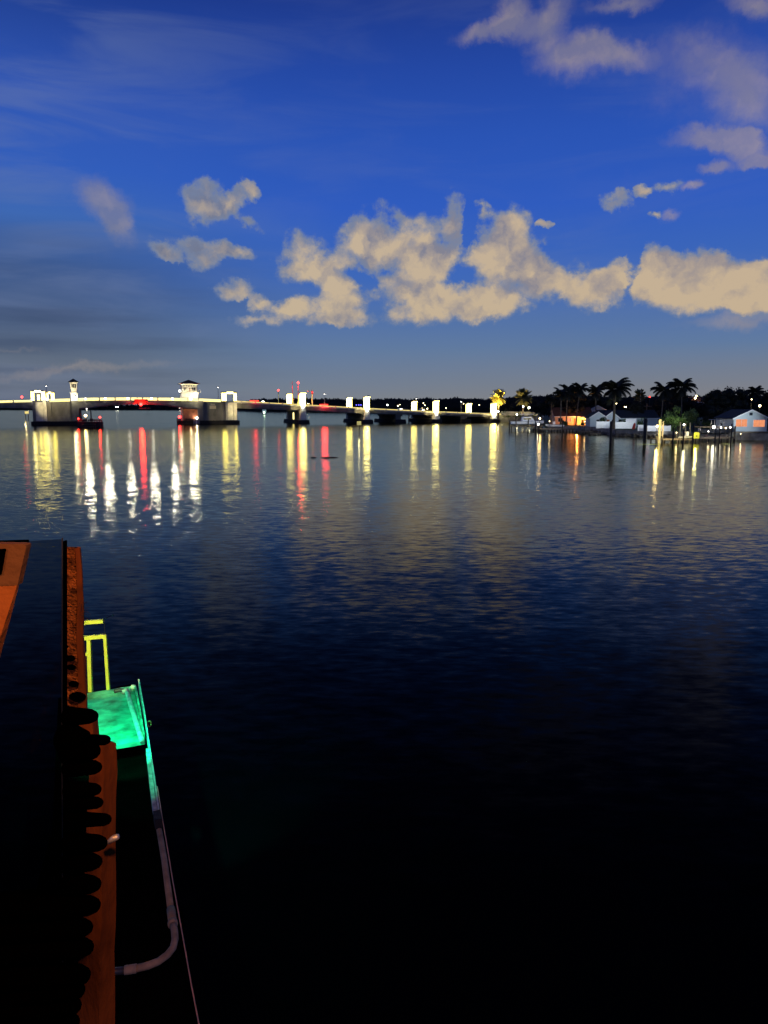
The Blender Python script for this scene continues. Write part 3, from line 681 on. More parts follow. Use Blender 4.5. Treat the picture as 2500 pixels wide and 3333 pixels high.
# -------- fender dolphins beside the bascule piers
def dolphin(pxa, pxb, pyb, pyt, label, lamps):
    D = ground(CX, pyb, 0).y; x0, x1 = XD(pxa, D), XD(pxb, D); cx = (x0+x1)/2; w = (x1-x0)/2; h = Z(pyt, D)
    t = empty('fender_island', (cx, D+2, 0), 0, label, 'fender')
    c = MB(); nn = 14
    for k in range(nn):
        x = -w + 2*w*k/(nn-1); y = -2*math.cos(x/w*math.pi/2)
        q = MB().tube([(x,y,-.5),(x,y,h*random.uniform(.85,1.0))], .2, 7); q.build('pile', M['pile'], t)
    wl = MB()
    for z in (.5, h*.45, h*.75):
        for k in range(nn-1):
            xa = -w+2*w*k/(nn-1); xb = -w+2*w*(k+1)/(nn-1); ya = -2*math.cos(xa/w*math.pi/2)-.25; yb = -2*math.cos(xb/w*math.pi/2)-.25
            wl.add([(xa,ya,z),(xb,yb,z),(xb,yb,z+.4),(xa,ya,z+.4),(xa,ya+.2,z),(xb,yb+.2,z),(xb,yb+.2,z+.4),(xa,ya+.2,z+.4)],[(0,1,2,3),(4,7,6,5),(3,2,6,7),(0,4,5,1)])
    wl.build('wale', M['black'], t)
    MB().box(-w+.2,w-.2,-1.2,2,-.3,h*.62).build('core', M['black'], t)
    for (lx, ly, kind, r) in lamps:
        z = Z(ly, D); x = XD(lx, D)-cx
        po = MB().tube([(x,-.6,h*.6),(x,-.6,z-.1)], .06, 6); o = po.build('lamp_post', M['darksteel'], t)
        MB().ball((x,-.6,z), r).build('lens', E[kind], o)
        cc = {'red': (1,.03,.02), 'flood': (1,.8,.5), 'warm': (1,.65,.25)}[kind]
        plight('fender_lamp', (cx+x, D+.6, z+.1), cc, 260 if kind == 'red' else 330, .25)
    return t
dolphin(244, 322, 1391, 1362, 'dark timber fender below the slim tower carrying a bright lamp and two red lamps', [(248,1363,'red',.26),(272,1353,'warm',.45),(319,1358,'red',.3)])
dolphin(571, 662, 1380, 1361, 'dark timber fender under the control tower with white lamp between red lamps', [(580,1357,'red',.5),(637,1362,'flood',.55),(652,1361,'red',.45)])
# steps-like dock ladder lit by the lamp
D = ground(CX, 1381, 0).y - 3
t = empty('lit_ladder', (XD(638, D), D, 0), 0, 'pale ladder rungs lit white on the fender beneath the control tower', 'ladder')
l_ = MB()
for k in range(6): l_.box(-1.4+.05*k, 1.3, 0, .12, .5+k*.42, .6+k*.42)
l_.build('rung', M['whitepaint'], t); MB().box(-.15,.05,-.02,.14,0,3.1).build('stile', M['whitepaint'], t)

# -------- channel signs and markers
def board_sign(px, pyb, pyt, pyp, w, label, m='signy', legs=2, name='channel_sign'):
    D = ground(CX, pyb, 0).y; t = empty(name, (XD(px, D), D, 0), 0, label, 'sign')
    z0, z1_ = Z(pyp, D), Z(pyt, D)
    MB().box(-w/2,w/2,-.06,.06,z0,z1_).build('board', M[m], t)
    for k in range(legs):
        x = 0 if legs == 1 else (-w*.35 if k == 0 else w*.35)
        MB().tube([(x,.15,-1),(x,.15,z1_-.1)], .12 if legs == 1 else .2, 7).build('post', M['pile'], t)
    return t, D, z0, z1_
tt, D, z0, z1_ = board_sign(86, 1367, 1338, 1347, 5.4*.42, 'small cream notice board on two posts in water left of the bridge')
plight('sign_light', (XD(86,D), D-2, (z0+z1_)/2), YL, 220, .1)
tt, D, z0, z1_ = board_sign(1168.5, 1413, 1371.5, 1384, 1.15, 'square yellow channel sign on single post in front of the bridge', legs=1)
plight('sign_light', (XD(1168,D)+.1, D-1.5, z1_+.3), (1,.9,.5), 60, .05)
tt, D, z0, z1_ = board_sign(860, 1350, 1332, 1341, 4.2, 'distant channel marker with pale green light beyond the bridge', 'whitepaint', 1, 'channel_marker')
MB().ball((0,-.5,z0-.6), .8).build('lens', E['green'], tt)
board_sign(480, 1345, 1327.5, 1330, 9, 'faint T shaped channel marker in the water under the bascule span', 'darksteel', 1, 'channel_marker')
for k, (px, lab) in enumerate(((1331, 'thin lone marker pile behind the bridge at the third pylon pair'), (295, 'thin lone marker pile seen under the left bascule leaf'))):
    q = MB().tube([(0,0,-1),(0,0,Z(1342 if k == 0 else 1336, 400))], [.35,.3], 7); o = q.build('marker_pile', M['pile']); o.location = (XD(px,400),400,0); tag(o, lab, 'pile')
# driftwood
for (px, w, lab) in ((1020, .9, 'short dark piece of driftwood floating alone in the water'), (1072, 2.6, 'long thin dark driftwood floating right of the shorter piece')):
    p = ground(px, 1490, 0); o = MB().tube([(-w/2,0,.0),(-w*.2,0,.07),(w*.3,.05,.05),(w/2,0,.0)], [.02,.08,.07,.02], 6).build('driftwood', M['black']); o.location = p; tag(o, lab, 'driftwood')

# ------------------------------------------------------------------ VEGETATION
def leafy_crown(mb, c, rx, ry, rz, nclump, nleaf, size, core=False):
    c = Vector(c)
    for i in range(nclump):
        d = Vector((random.gauss(0,1), random.gauss(0,1), random.gauss(0,1))).normalized(); rr = random.uniform(.35, 1.0)**.6
        if d.z < -.5: d.z *= .4
        cc = c + Vector((d.x*rx*rr, d.y*ry*rr, d.z*rz*rr)); cr = random.uniform(.16, .34)*(rx+rz)/2
        if core: mb.ball(cc, cr*.85, 7, 5, (1,1,.85))
        for k in range(nleaf):
            e = Vector((random.gauss(0,1), random.gauss(0,1), random.gauss(0,.8))); e = e.normalized()*cr*random.uniform(.3,1)**.5
            mb.leaf(cc+e, e+Vector((0,0,-.15)), size*.75, size*random.uniform(.8,1.4))
def tree(name, px, D, base, pytop, wpx, label, m='leaf', cat='tree', group='trees on the right shore', nc=26, trunk=True, size=.55, low=.25, dy=0):
    x = XD(px, D); zt_ = Z(pytop, D); h = zt_-base; w = wpx*D/F
    t = empty(name, (x, D, base), random.uniform(0,6), label, cat, group)
    cz = h*(low+1)/2; rz = h*(1-low)/2*.92
    if trunk:
        tr = MB(); tr.tube([(0,0,0),(.1,0,h*.2),(-.1,.1,h*.45),(0,0,h*.7)], [w*.035+.1,w*.028+.08,w*.02+.05,.05], 8)
        for k in range(5):
            a = k*1.3; tr.tube([(0,0,h*(.2+.07*k)),(math.cos(a)*w*.2,math.sin(a)*w*.2,h*(.4+.06*k)),(math.cos(a)*w*.34,math.sin(a)*w*.34,h*(.58+.05*k))], [.1,.07,.03], 6)
        tr.build('trunk', M['bark'], t)
    c = MB(); leafy_crown(c, (0,0,cz), w/2*.95, w/2*.85, rz*1.0, nc, 70, size*.9, True)
    c.build('crown', M[m], t)
    return t
def frond(mb, base, az, up, L, droop, nl=13, ll=.95, lw=.2):
    p = Vector(base); el_ = up; pts = [p.copy()]; n = 9
    for i in range(n):
        d = Vector((math.cos(az)*math.cos(el_), math.sin(az)*math.cos(el_), math.sin(el_))); p = p + d*L/n; pts.append(p.copy()); el_ -= droop/n*(0.6+i*.12)
    mb.tube(pts, [.05]*(n)+[.015], 4, False)
    side = Vector((-math.sin(az), math.cos(az), 0))
    for k in range(nl*2):
        u = .12+.86*k/(nl*2-1); f = u*n; i = min(int(f), n-1); q = pts[i].lerp(pts[i+1], f-i); dr = (pts[i+1]-pts[i]).normalized()
        le = ll*(math.sin(math.pi*min(1,u*.9+.12))**.6)
        for s in (-1, 1):
            d = (side*s*.85 + dr*.55 + Vector((0,0,-.55))).normalized()
            a = dr*lw; mb.add([q-a*.5, q+a*.5, q+a*.2+d*le], [(0,1,2)])
def palm(px, D, base, pytop, wpx, label, date=False, lean=0.0, lit=False, nf=20, trunk_r=.17, tbase=None, name='palm_tree', group='palms on the right shore'):
    x = XD(px, D); L = wpx*D/F/2*1.38; zt_ = Z(pytop, D); L *= (.78 if date else 1); h = zt_-base-L*(.62 if not date else .95)
    t = empty(name, (x-lean, D, base), 0, label, 'palm tree', group)
    tr = MB(); tr.tube([(0,0,0),(lean*.25,0,h*.33),(lean*.7,0,h*.7),(lean,0,h)], [trunk_r*1.5,trunk_r*1.05,trunk_r,trunk_r*.9], 9); tr.build('trunk', M['trunk'], t)
    c = MB(); top_ = (lean, 0, h)
    if date:
        for k in range(nf*3):
            up = random.uniform(-.8, 1.5); frond(c, top_, k*2.4+random.uniform(-.2,.2), up, L*random.uniform(.9,1.05), .55, 10, L*.30, .30)
        c.ball((lean,0,h-.3), .5, 8, 5)
    else:
        for k in range(nf):
            up = (1.25, .75, .35, -.1)[k % 4]+random.uniform(-.2,.2); frond(c, top_, k*2.4+random.uniform(-.25,.25), up, L*random.uniform(.85,1.12), 1.7, 13, L*.34, .32)
        c.ball((lean,0,h-.1), .28, 6, 4)
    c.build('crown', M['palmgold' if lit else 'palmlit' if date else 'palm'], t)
    return t
palm(1623, 352, 1.35, 1262, 58, 'bright date palm lit golden yellow at the right end of the bridge', date=True, lit=True, trunk_r=.35)
slight('palm_uplight', (XD(1618,352)-1.5, 343, 5.0), (XD(1623,352), 352, 14), (1,.74,.2), 60000, R(80), .5, .25)
palm(1703, 320, 1.35, 1261, 64, 'full crowned date palm left of the shore trees, lit at its trunk', date=True, trunk_r=.35)
slight('palm_uplight', (XD(1700,320)-1.5, 312, 4), (XD(1703,320), 320, 11), (1,.72,.3), 7000, R(90), .5, .2)
palm(1826, 236, LZ, 1262, 52, 'leftmost coconut palm of the dark cluster over the peach house')
palm(1845, 240, LZ, 1250, 60, 'dense coconut palm second from left in the dark cluster')
palm(1885, 238, LZ, 1243, 58, 'tallest coconut palm of the dark cluster, its star shaped crown clear of the others', lean=.8)
palm(1937, 236, LZ, 1254, 52, 'coconut palm at the right end of the dark cluster, behind the gabled house', lean=-.5)
palm(2000, 196, LZ, 1228, 96, 'large lone coconut palm standing before the white fence', trunk_r=.3, nf=22)
palm(2080, 260, LZ, 1264, 44, 'shaggy round headed palm with a bare pole beside it', date=True)
palm(2158, 215, LZ, 1240, 74, 'wide coconut palm, left one of the pair over the green tree', lean=.4)
palm(2216, 213, LZ, 1228, 78, 'taller coconut palm, right one of the pair over the green tree', lean=-.4, nf=22)
palm(2455, 235, LZ, 1255, 56, 'dark palm rising from trees behind the pale blue house')
palm(1795, 245, LZ, 1284, 40, 'short thin palm at the left edge of the dark cluster')
tl = [(1792,256,1284,84,'dark tree at the left side of the palm cluster'),
      (1878,258,1270,96,'tall dark tree just behind the cluster of palms'),
      (1938,262,1277,90,'dark tree behind the rightmost palm of the cluster'),
      (2186,246,1264,100,'dark tree filling the gap between the palm pair'),
      (2252,250,1284,80,'dark tree sloping down right of the palm pair'),
      (2308,229,1270,90,'rounded dark tree at the left shoulder of the great tree mass'),
      (2364,227,1258,110,'highest dark dome of the great tree mass'),
      (2424,226,1272,96,'rounded dark tree at the right shoulder of the great tree mass'),
      (2492,236,1264,100,'tall dark tree cut by the right edge of the frame'),
      (1762,300,1300,66,'low dark tree between the second date palm and the palm cluster'),
      (1862,250,1272,84,'tall dark tree standing within the palm cluster'),
      (1660,420,1298,90,'dark tree behind the golden date palm'),
      (1740,380,1300,80,'dark tree standing right behind the second date palm'),
      (1835,262,1296,110,'broad dark tree filling the space beneath the palm cluster'),
      (1900,268,1290,110,'dark tree behind the peach house under the tallest cluster palm'),
      (1960,262,1300,90,'dark tree between the palm cluster and lone palm'),
      (2035,285,1300,90,'dark tree behind the lone palm and yellow street lamps'),
      (2130,262,1298,110,'dark tree behind the left palm of the pair'),
      (2210,258,1292,120,'dark tree behind the right palm of the pair'),
      (2270,262,1300,80,'dark low tree in front of the red roofed house'),
      (2330,225,1262,110,'great dark round tree left half of the mass behind the boat lift'),
      (2395,222,1264,120,'great dark round tree right half of the mass behind the pale blue house'),
      (2350,205,1320,120,'dark undergrowth tree right behind the dark boat'),
      (2480,250,1282,110,'dark tree right of the pale blue gable at the frame edge'),
      (2070,232,1312,60,'small yellow green tree beside the roof of the grey house')]
for px, D, ty, w, lab in tl: tree('shade_tree', px, D, LZ, ty, w, lab, 'leafd' if D > 225 else 'leaf', low=.05 if w > 70 else .2, nc=34 if w > 100 else 24, size=.55)
tree('shore_tree', 2215, 186, LZ, 1322, 112, 'green leafy tree lit by the dock lamps at the water edge', 'bush', low=.02, nc=40, size=.45)
wash('tree_glow', (XD(2200,178), 178, 4), (.8,1,.5), 900, .2)
def bush(px, D, pyt, w, lab):
    x = XD(px, D); h = Z(pyt, D)-LZ; t = empty('bush', (x,D,LZ), 0, lab, 'bush', 'bushes on the right shore')
    c = MB(); leafy_crown(c, (0,0,h*.5), w*D/F/2, w*D/F/2, h*.5, 12, 50, .3); c.build('foliage', M['bush'], t)
    MB().tube([(0,0,0),(0,0,h*.5)], [.08,.04], 6).build('stem', M['bark'], t)
bush(1960, 212, 1358, 40, 'rounded dark bush left of the white fence')
bush(1740, 335, 1330, 40, 'green hedge bush by the causeway right of the second date palm')
bush(1655, 350, 1334, 36, 'green bush by the foot of the golden date palm')
bush(1690, 338, 1338, 30, 'low bush beside the trunk of the second date palm')
bush(2028, 216, 1366, 46, 'dark hedge bush in front of the bungalow windows')
bush(2092, 216, 1358, 36, 'tall dark bush at the right corner of the bungalow')
bush(1908, 232, 1362, 30, 'small dark shrub at the right end of the orange porch')
bush(1835, 232, 1370, 26, 'small dark shrub under the window of the peach house')
bush(2290, 186, 1365, 60, 'dark bush behind the dark hulled boat')
bush(2185, 183, 1385, 30, 'small bush by the seawall left of the green tree')

# ------------------------------------------------------------------ RIGHT SHORE: seawall, rocks, houses, fences
sw = MB()
pts = [(XD(p, D), D) for p, D in shore[3:]]
for (ax, ay), (bx, by) in zip(pts, pts[1:]):
    d = Vector((bx-ax, by-ay)).normalized(); nrm = Vector((d.y, -d.x))*.35
    sw.add([(ax+nrm.x,ay+nrm.y,-.5),(bx+nrm.x,by+nrm.y,-.5),(bx+nrm.x,by+nrm.y,LZ+.12),(ax+nrm.x,ay+nrm.y,LZ+.12),(ax-nrm.x,ay-nrm.y,LZ+.12),(bx-nrm.x,by-nrm.y,LZ+.12),(bx-nrm.x,by-nrm.y,LZ),(ax-nrm.x,ay-nrm.y,LZ)],[(0,1,2,3),(3,2,5,4),(4,5,6,7)])
tag(sw.build('seawall', M['seawall']), 'weathered grey concrete seawall holding the right shore', 'seawall')
sw = MB(); a, b, c_ = [(XD(p, D), D) for p, D in shore[:3]]
for (ax, ay), (bx, by) in ((a, b), (b, c_)):
    sw.add([(ax,ay-.5,-.5),(bx,by-.5,-.5),(bx,by-.5,3.3),(ax,ay-.5,3.3),(ax,ay+9,3.3),(bx,by+9,3.3)],[(0,1,2,3),(3,2,5,4)])
tag(sw.build('causeway_bank', M['seawall']), kind='structure')
rk = MB()
for k in range(260):
    u = random.random(); px = 1900+u*330; D = interp(shore, px)-.4-random.random()*1.6
    rk.ball((XD(px,D), D, random.uniform(0,.55)), random.uniform(.25,.6), 6, 4, (1,1,.7))
tag(rk.build('riprap_rocks', M['rock']), 'rough brown rocks heaped along the foot of the seawall', 'rocks', kind='stuff')

def house(px, D, w, dp, h, rh, label, wall, roof, base=LZ, gable_front=True, rz=0, wins=(), door=None, name='house', trim='whitepaint', chimney=False):
    x = XD(px, D); t = empty(name, (x, D, base), rz, label, 'house')
    b = MB().box(-w/2,w/2,0,dp,0,h)
    if gable_front: b.add([(-w/2,0,h),(w/2,0,h),(0,0,h+rh),(-w/2,dp,h),(w/2,dp,h),(0,dp,h+rh)], [(0,1,2),(3,5,4)])
    else: b.add([(-w/2,0,h),(-w/2,dp,h),(-w/2,dp/2,h+rh),(w/2,0,h),(w/2,dp,h),(w/2,dp/2,h+rh)], [(0,2,1),(3,4,5)])
    wo = b.build('wall', M[wall], t)
    o_ = .45; th = .18; r = MB()
    if gable_front:
        k = rh/(w/2)
        for s in (-1, 1):
            xe = s*(w/2+o_); ze = h-k*o_
            r.add([(0,-o_,h+rh+.02),(xe,-o_,ze+.02),(xe,dp+o_,ze+.02),(0,dp+o_,h+rh+.02),(0,-o_,h+rh+th),(xe,-o_,ze+th),(xe,dp+o_,ze+th),(0,dp+o_,h+rh+th)],[(0,1,2,3),(4,7,6,5),(0,4,5,1),(1,5,6,2),(2,6,7,3)])
        f = MB()
        for s in (-1,1):
            xe = s*(w/2+o_); ze = h-k*o_
            f.add([(0,-o_-.03,h+rh-.12),(xe,-o_-.03,ze-.12),(xe,-o_-.03,ze+th),(0,-o_-.03,h+rh+th)],[(0,1,2,3)])
        f.build('gable_trim', M[trim], wo)
    else:
        k = rh/(dp/2)
        for s in (-1, 1):
            ye = dp/2+s*(dp/2+o_); ze = h-k*o_
            r.add([(-w/2-o_,dp/2,h+rh+.02),(-w/2-o_,ye,ze+.02),(w/2+o_,ye,ze+.02),(w/2+o_,dp/2,h+rh+.02),(-w/2-o_,dp/2,h+rh+th),(-w/2-o_,ye,ze+th),(w/2+o_,ye,ze+th),(w/2+o_,dp/2,h+rh+th)],[(0,1,2,3),(4,7,6,5),(0,4,5,1),(1,5,6,2),(2,6,7,3)])
        MB().box(-w/2-o_,w/2+o_,-o_-.06,-o_,h-k*o_-.05,h-k*o_+.18).build('gutter', M[trim], wo)
    ro = r.build('roof', M[roof], t)
    if chimney: MB().box(w*.2,w*.2+.7,dp*.4,dp*.4+.6,h+rh*.4,h+rh+.8).build('chimney', M['redwall'], ro)
    for (wx, wz, ww, wh, wm) in wins:
        f = MB().box(wx-ww/2-.08,wx+ww/2+.08,-.05,-.002,wz-.08,wz+wh+.08); fo = f.build('window', M[trim], t)
        p = MB().box(wx-ww/2,wx-.03,-.07,-.052,wz,wz+wh).box(wx+.03,wx+ww/2,-.07,-.052,wz,wz+wh)
        p.build('pane', E[wm] if wm in E else M[wm], fo)
    if door: MB().box(door-.45,door+.45,-.05,-.003,0,2.1).build('door', M['redwall'], t)
    return t
# peach lit house with porch
hA = house(1868, 246, 12.0, 8, 2.9, 2.6, 'low peach house with its porch glowing orange under the palms', 'peach', 'redroof', gable_front=False,
           wins=((-4.3,1.0,1.4,1.2,'glassdark'),(-1.5,1.0,1.6,1.2,'orangewin')), door=.6)
pc = MB(); 
for x_ in (2.2, 3.4, 4.6, 5.8): MB().tube([(x_,-2.4,0),(x_,-2.4,2.5)], .09, 8).build('porch_post', M['whitepaint'], hA)
MB().box(1.9,6.2,-2.7,-.5,2.5,2.68).build('porch_roof', M['redroof'], hA)
MB().ball((4.6,-1.6,2.3), .22).build('porch_lamp', E['warm'], hA)
plight('porch_light', (XD(1868,246)+4.6, 244.0, 3.2), (1,.42,.1), 2600, .25)
plight('porch_light', (XD(1868,246)+.6, 243.2, 3.0), (1,.36,.09), 1000, .25)
house(1945, 256, 8.8, 8, 4.0, 2.2, 'pale gabled house behind the peach house, lit warm on its left', 'stucco', 'greyroof')
hB = house(2052, 228, 17, 9, 2.5, 2.2, 'long grey blue bungalow with a plain side roof behind the white fence', 'bluewall', 'greyroof', gable_front=False,
      wins=((-3.5,.9,1.8,1.1,'glassdark'),(1.0,.9,2.0,1.1,'glassdark'),(4.8,1.0,1.2,1.0,'glassdark')))
house(1948, 222, 4.6, 5, 2.8, 1.5, 'small blue white gabled wing left of the lone palm', 'bluewall', 'greyroof', wins=((0,1.0,.9,1.1,'glassdark'),))
house(1992, 222, 4.2, 5, 2.7, 1.6, 'small blue white gabled wing right behind the lone palm trunk', 'bluewall', 'greyroof', wins=((.6,.9,1.0,1.2,'glassdark'),), door=-1.0)
wash('yard_fill', (XD(1985,214), 212, 3.2), (.85,.92,1), 550, .2)  # added fill for the house fronts, no lamp stands here
wash('yard_fill', (XD(2070,214), 212, 3.4), (.8,.9,1), 600, .2)
hR = house(2262, 330, 10, 8, 2.8, 1.9, 'red roofed house among dark trees behind the green tree', 'stucco', 'redroof', base=Z(1329,330), gable_front=False, wins=((2,1,1.4,1,'warm'),))
zC = Z(1404, 166)
hC = house(2446, 166, 7.4, 9, 2.9, 1.75, 'pale blue gabled boathouse on piles with two orange lit windows', 'bluewall', 'greyroof', base=zC,
           wins=((-2.0,1.05,2.45,1.6,'orangewin'),(1.9,1.0,2.5,1.5,'orangewin')))
MB().box(-.35,.35,-.04,-.002,3.5,4.1).build('gable_vent', M['greyroof'], hC)
MB().box(-4.6,5.5,-1.6,9,-.28,-.03).build('platform', M['wood'], hC)
for k in range(6):
    x_ = -4.3+k*1.9; MB().tube([(x_,-1.3,-zC-.8),(x_,-1.3,-.28)], .16, 8).build('pile', M['pile'], hC)
    MB().tube([(x_,4,-zC-.8),(x_,4,-.28)], .16, 8).build('pile', M['pile'], hC)
wash('boathouse_fill', (XD(2440,160), 160, 5.0), (.8,.92,1), 900, .2)  # added fill on the boathouse front, unseen source
# white fences
def fence(pa, pb, D, pyt, base, label):
    xa, xb = XD(pa, D), XD(pb, D); h = Z(pyt, D)-base; t = empty('privacy_fence', (xa, D, base), 0, label, 'fence', 'white vinyl fence panels')
    w = xb-xa; n_ = max(1, round(w/2.2))
    for k in range(n_):
        x0, x1 = w*k/n_+.08, w*(k+1)/n_-.08; p = MB()
        m_ = int((x1-x0)/.16)
        for q in range(m_): p.box(x0+q*(x1-x0)/m_+.006, x0+(q+1)*(x1-x0)/m_-.006, -.02,.02,.1,h-.15)
        p.box(x0,x1,-.035,.035,.05,.16); p.box(x0,x1,-.035,.035,h-.16,h-.05); p.build('panel', M['whitepaint'], t)
    for k in range(n_+1): MB().box(w*k/n_-.07,w*k/n_+.07,-.07,.07,0,h+.02).build('post', M['whitepaint'], t)
    wash('fence_fill', ((xa+xb)/2, D-5, base+3.0), (.85,.93,1), 150*w, .2)  # added unseen fill that brightens the fence
fence(1944, 1985, 204, 1371.5, LZ, 'short white fence section left of the lone palm trunk')
fence(1997, 2062, 200, 1373, LZ, 'longest white fence section right of the lone palm trunk')
fence(2040, 2072, 208, 1363, LZ, 'taller white fence standing behind the long section')
fence(2080, 2098, 180, 1382, LZ, 'narrow white fence piece left of the thick dark pile')
fence(2110, 2186, 178, 1385, LZ, 'white fence section beside the bright dock lamp')
# red kayak stand
o = MB().ball((0,0,0), 1.2, 12, 8, (.32,.32,1)).build('red_kayak', M['redpaint'], None, True); o.location = (XD(2066,196), 196, Z(1391,196)); o.rotation_euler = (0, R(12), 0); tag(o, 'red kayak stood on end between white fence sections', 'kayak')
wash('kayak_glow', (XD(2064,190), 190, 4), (1,.8,.6), 60, .1)

# lamps on the right shore and beyond: real posts with a lit head
def shore_lamp(px, py, D, label, kind='warm', r=.28, W_=0, c=(1,.8,.45), base=LZ, group=None, name='lamp_post'):
    z = Z(py, D); t = empty(name, (XD(px,D), D, base), 0, label, 'lamp', group)
    MB().tube([(0,0,0),(0,0,max(.3, z-base))], .07, 6).build('pole', M['darksteel'], t)
    MB().ball((0,-.1,z-base), r*.72).build('lens', E[kind], t)
    if W_: plight('lamp', (XD(px,D), D-.1-r-.15, z), c, W_, r)
    return t
shore_lamp(1758, 1362, 222, 'bright amber lamp at the bow of the cabin boat', 'warm', .35, 150, (1,.6,.2), .6)
shore_lamp(1754, 1381, 218, 'white ball lamp low on the dock below the amber lamp', 'white', .35, 40, base=.3)
shore_lamp(2142, 1387, 150, 'dazzling warm lamp on the dock beside the tall pale piles', 'warm', .32, 420, (1,.72,.3), .7)
shore_lamp(2229, 1382, 150, 'white ball lamp among the short pale piles', 'white', .24, 110, (1,.9,.6), .7)
shore_lamp(2327, 1390, 160, 'large white lamp over the dark boat', 'white', .42, 90, (1,.95,.85), 1)
shore_lamp(2350, 1392, 160, 'small white lamp left of the boathouse lamps', 'white', .2, 0, base=1)
shore_lamp(2366, 1393, 158, 'cream lamp close to the boathouse wall', 'warm', .18, 0, base=1)
shore_lamp(2381, 1391, 158, 'white lamp on the post nearest to the boathouse', 'white', .2, 30, base=1)
shore_lamp(1918, 1352, 241, 'orange lamp glaring at the right end of the porch', 'warm', .3, 120, (1,.5,.15))
shore_lamp(1703, 1323, 316, 'white lamp behind the second date palm trunk', 'white', .42)
shore_lamp(1722, 1327, 316, 'brightest white lamp right of the second date palm trunk', 'white', .6, 60)
shore_lamp(1622, 1339, 346, 'white lamp at the foot of the golden palm', 'white', .5, 60, base=2)
shore_lamp(1683, 1349, 330, 'white lamp low on the causeway under the second date palm', 'white', .45, 40, base=2)
shore_lamp(1985, 1318, 300, 'yellow street lamp left of the lone palm crown', 'warm', .9, 0, name='street_lamp')
shore_lamp(2036, 1321, 300, 'yellow street lamp right of the lone palm crown', 'warm', .9, 0, name='street_lamp')
shore_lamp(2006, 1313, 300, 'small yellow lamp close by the lone palm trunk', 'warm', .35, 0, name='street_lamp')
shore_lamp(1860, 1315, 300, 'white lamp seen through the palm cluster, left one', 'warm', .4, 0)
shore_lamp(1880, 1321, 300, 'white lamp seen through the palm cluster, right one', 'warm', .4, 0)
shore_lamp(2113, 1292, 300, 'red orange lamp between the shaggy palm and the palm pair', 'tail', .45, 0)
shore_lamp(2264, 1289, 330, 'yellow lamp high beside the right palm of the pair', 'warm', .5, 0)
shore_lamp(2261, 1296, 330, 'second yellow lamp just under the high yellow lamp', 'warm', .55, 0)
shore_lamp(2262, 1331, 262, 'yellow lamp low behind the green tree', 'warm', .4, 0)
shore_lamp(2444, 1300, 200, 'small yellow lamp at the top of the round tree mass', 'warm', .2, 0)
shore_lamp(2472, 1321, 200, 'wide yellow lamp above the boathouse roof ridge', 'warm', .42, 60, (1,.8,.2))
shore_lamp(1790, 1371, 218, 'small amber lamp at the stern of the small white boat', 'warm', .16, 25, (1,.7,.35), .9)
shore_lamp(1905, 1372, 206, 'small warm lamp on the landing beside the rocks', 'warm', .14, 20, (1,.65,.3), .6)
shore_lamp(2206, 1408, 151, 'small warm lamp low on the lit dock left of the skiff', 'warm', .13, 25, (1,.8,.4), .8)
shore_lamp(2310, 1404, 158, 'small white lamp low beside the dark hull', 'white', .14, 20, base=.8)
shore_lamp(2416, 1412, 158, 'tiny yellow lamp under the edge of the boathouse platform', 'warm', .1, 15, (1,.8,.4), .4)
far_l = [(1261,1318,'white',1.5),(1295,1321,'warm',1.1),(1302,1317,'warm',.7),(1378,1312,'warm',.8),(1383,1319,'warm',.8),(1391,1330,'warm',1.1),(1452,1328,'warm',.8),(1509,1314,'warm',.7),(1560,1318,'warm',.8),(1645,1314,'warm',1.0),(1374,1329,'warm',.8),(1006,1314,'warm',.6),(1002,1313,'white',.5)]
for px, py, k, r in far_l:
    D = interp(far_pts, px)*.99
    shore_lamp(px, py, D, 'small lit lamp among the dark far shore woods behind the bridge', k, r*.8, 0, base=.9, group='lamps on the far shore')
for px in (1160, 1168, 1175):
    D = interp(far_pts, px)*.99; shore_lamp(px, 1318, D, 'small blue lamp in a row of three on the far shore', 'blue', .9, 0, base=.9, group='row of blue lamps on the far shore')
for px, py in ((91,1328),(282,1331),(378,1325),(384,1325),(585,1327)):
    D = 1900; shore_lamp(px, py, D, 'faint lamp at the waterline of the distant shore under the bridge', 'white', 1.5, 0, base=.9, group='lamps on the distant waterline')
cwl = empty('causeway_wall', (0,0,0), 0, 'low wall along the causeway lit yellow between the two date palms', 'wall')
m_ = MB(); a_, b_ = at(1632,1340,351), at(1752,1343,338)
m_.add([(a_.x,a_.y,3.3),(b_.x,b_.y,3.3),(b_.x,b_.y,5.0),(a_.x,a_.y,5.2),(a_.x,a_.y+.4,3.3),(b_.x,b_.y+.4,3.3),(b_.x,b_.y+.4,5.0),(a_.x,a_.y+.4,5.2)],[(0,1,2,3),(5,4,7,6),(3,2,6,7),(0,3,7,4),(1,5,6,2)])
m_.build('wall_face', M['pale'], cwl)
for px in (1650,1690,1735): wash('causeway_wash', (XD(px,336), 334, 6.5), (1,.75,.25), 900, .2, 110)
# bare utility pole
o = MB().tube([(0,0,0),(0,0,Z(1268,262)-LZ)], [.16,.1], 8).build('utility_pole', M['pale']); o.location = (XD(2074,262),259,LZ); tag(o, 'bare pale utility pole in front of the shaggy palm', 'utility pole')
o = MB().tube([(0,0,0),(0,0,Z(1313,250)-LZ)], [.2,.16], 8).box(-1.6,1.6,-.06,.06,Z(1322,250)-LZ-.1,Z(1322,250)-LZ+.1).build('utility_pole', M['wood']); o.location = (XD(2095,250),247,LZ); tag(o, 'short wooden utility pole with a crossarm over the bungalow roof', 'utility pole')

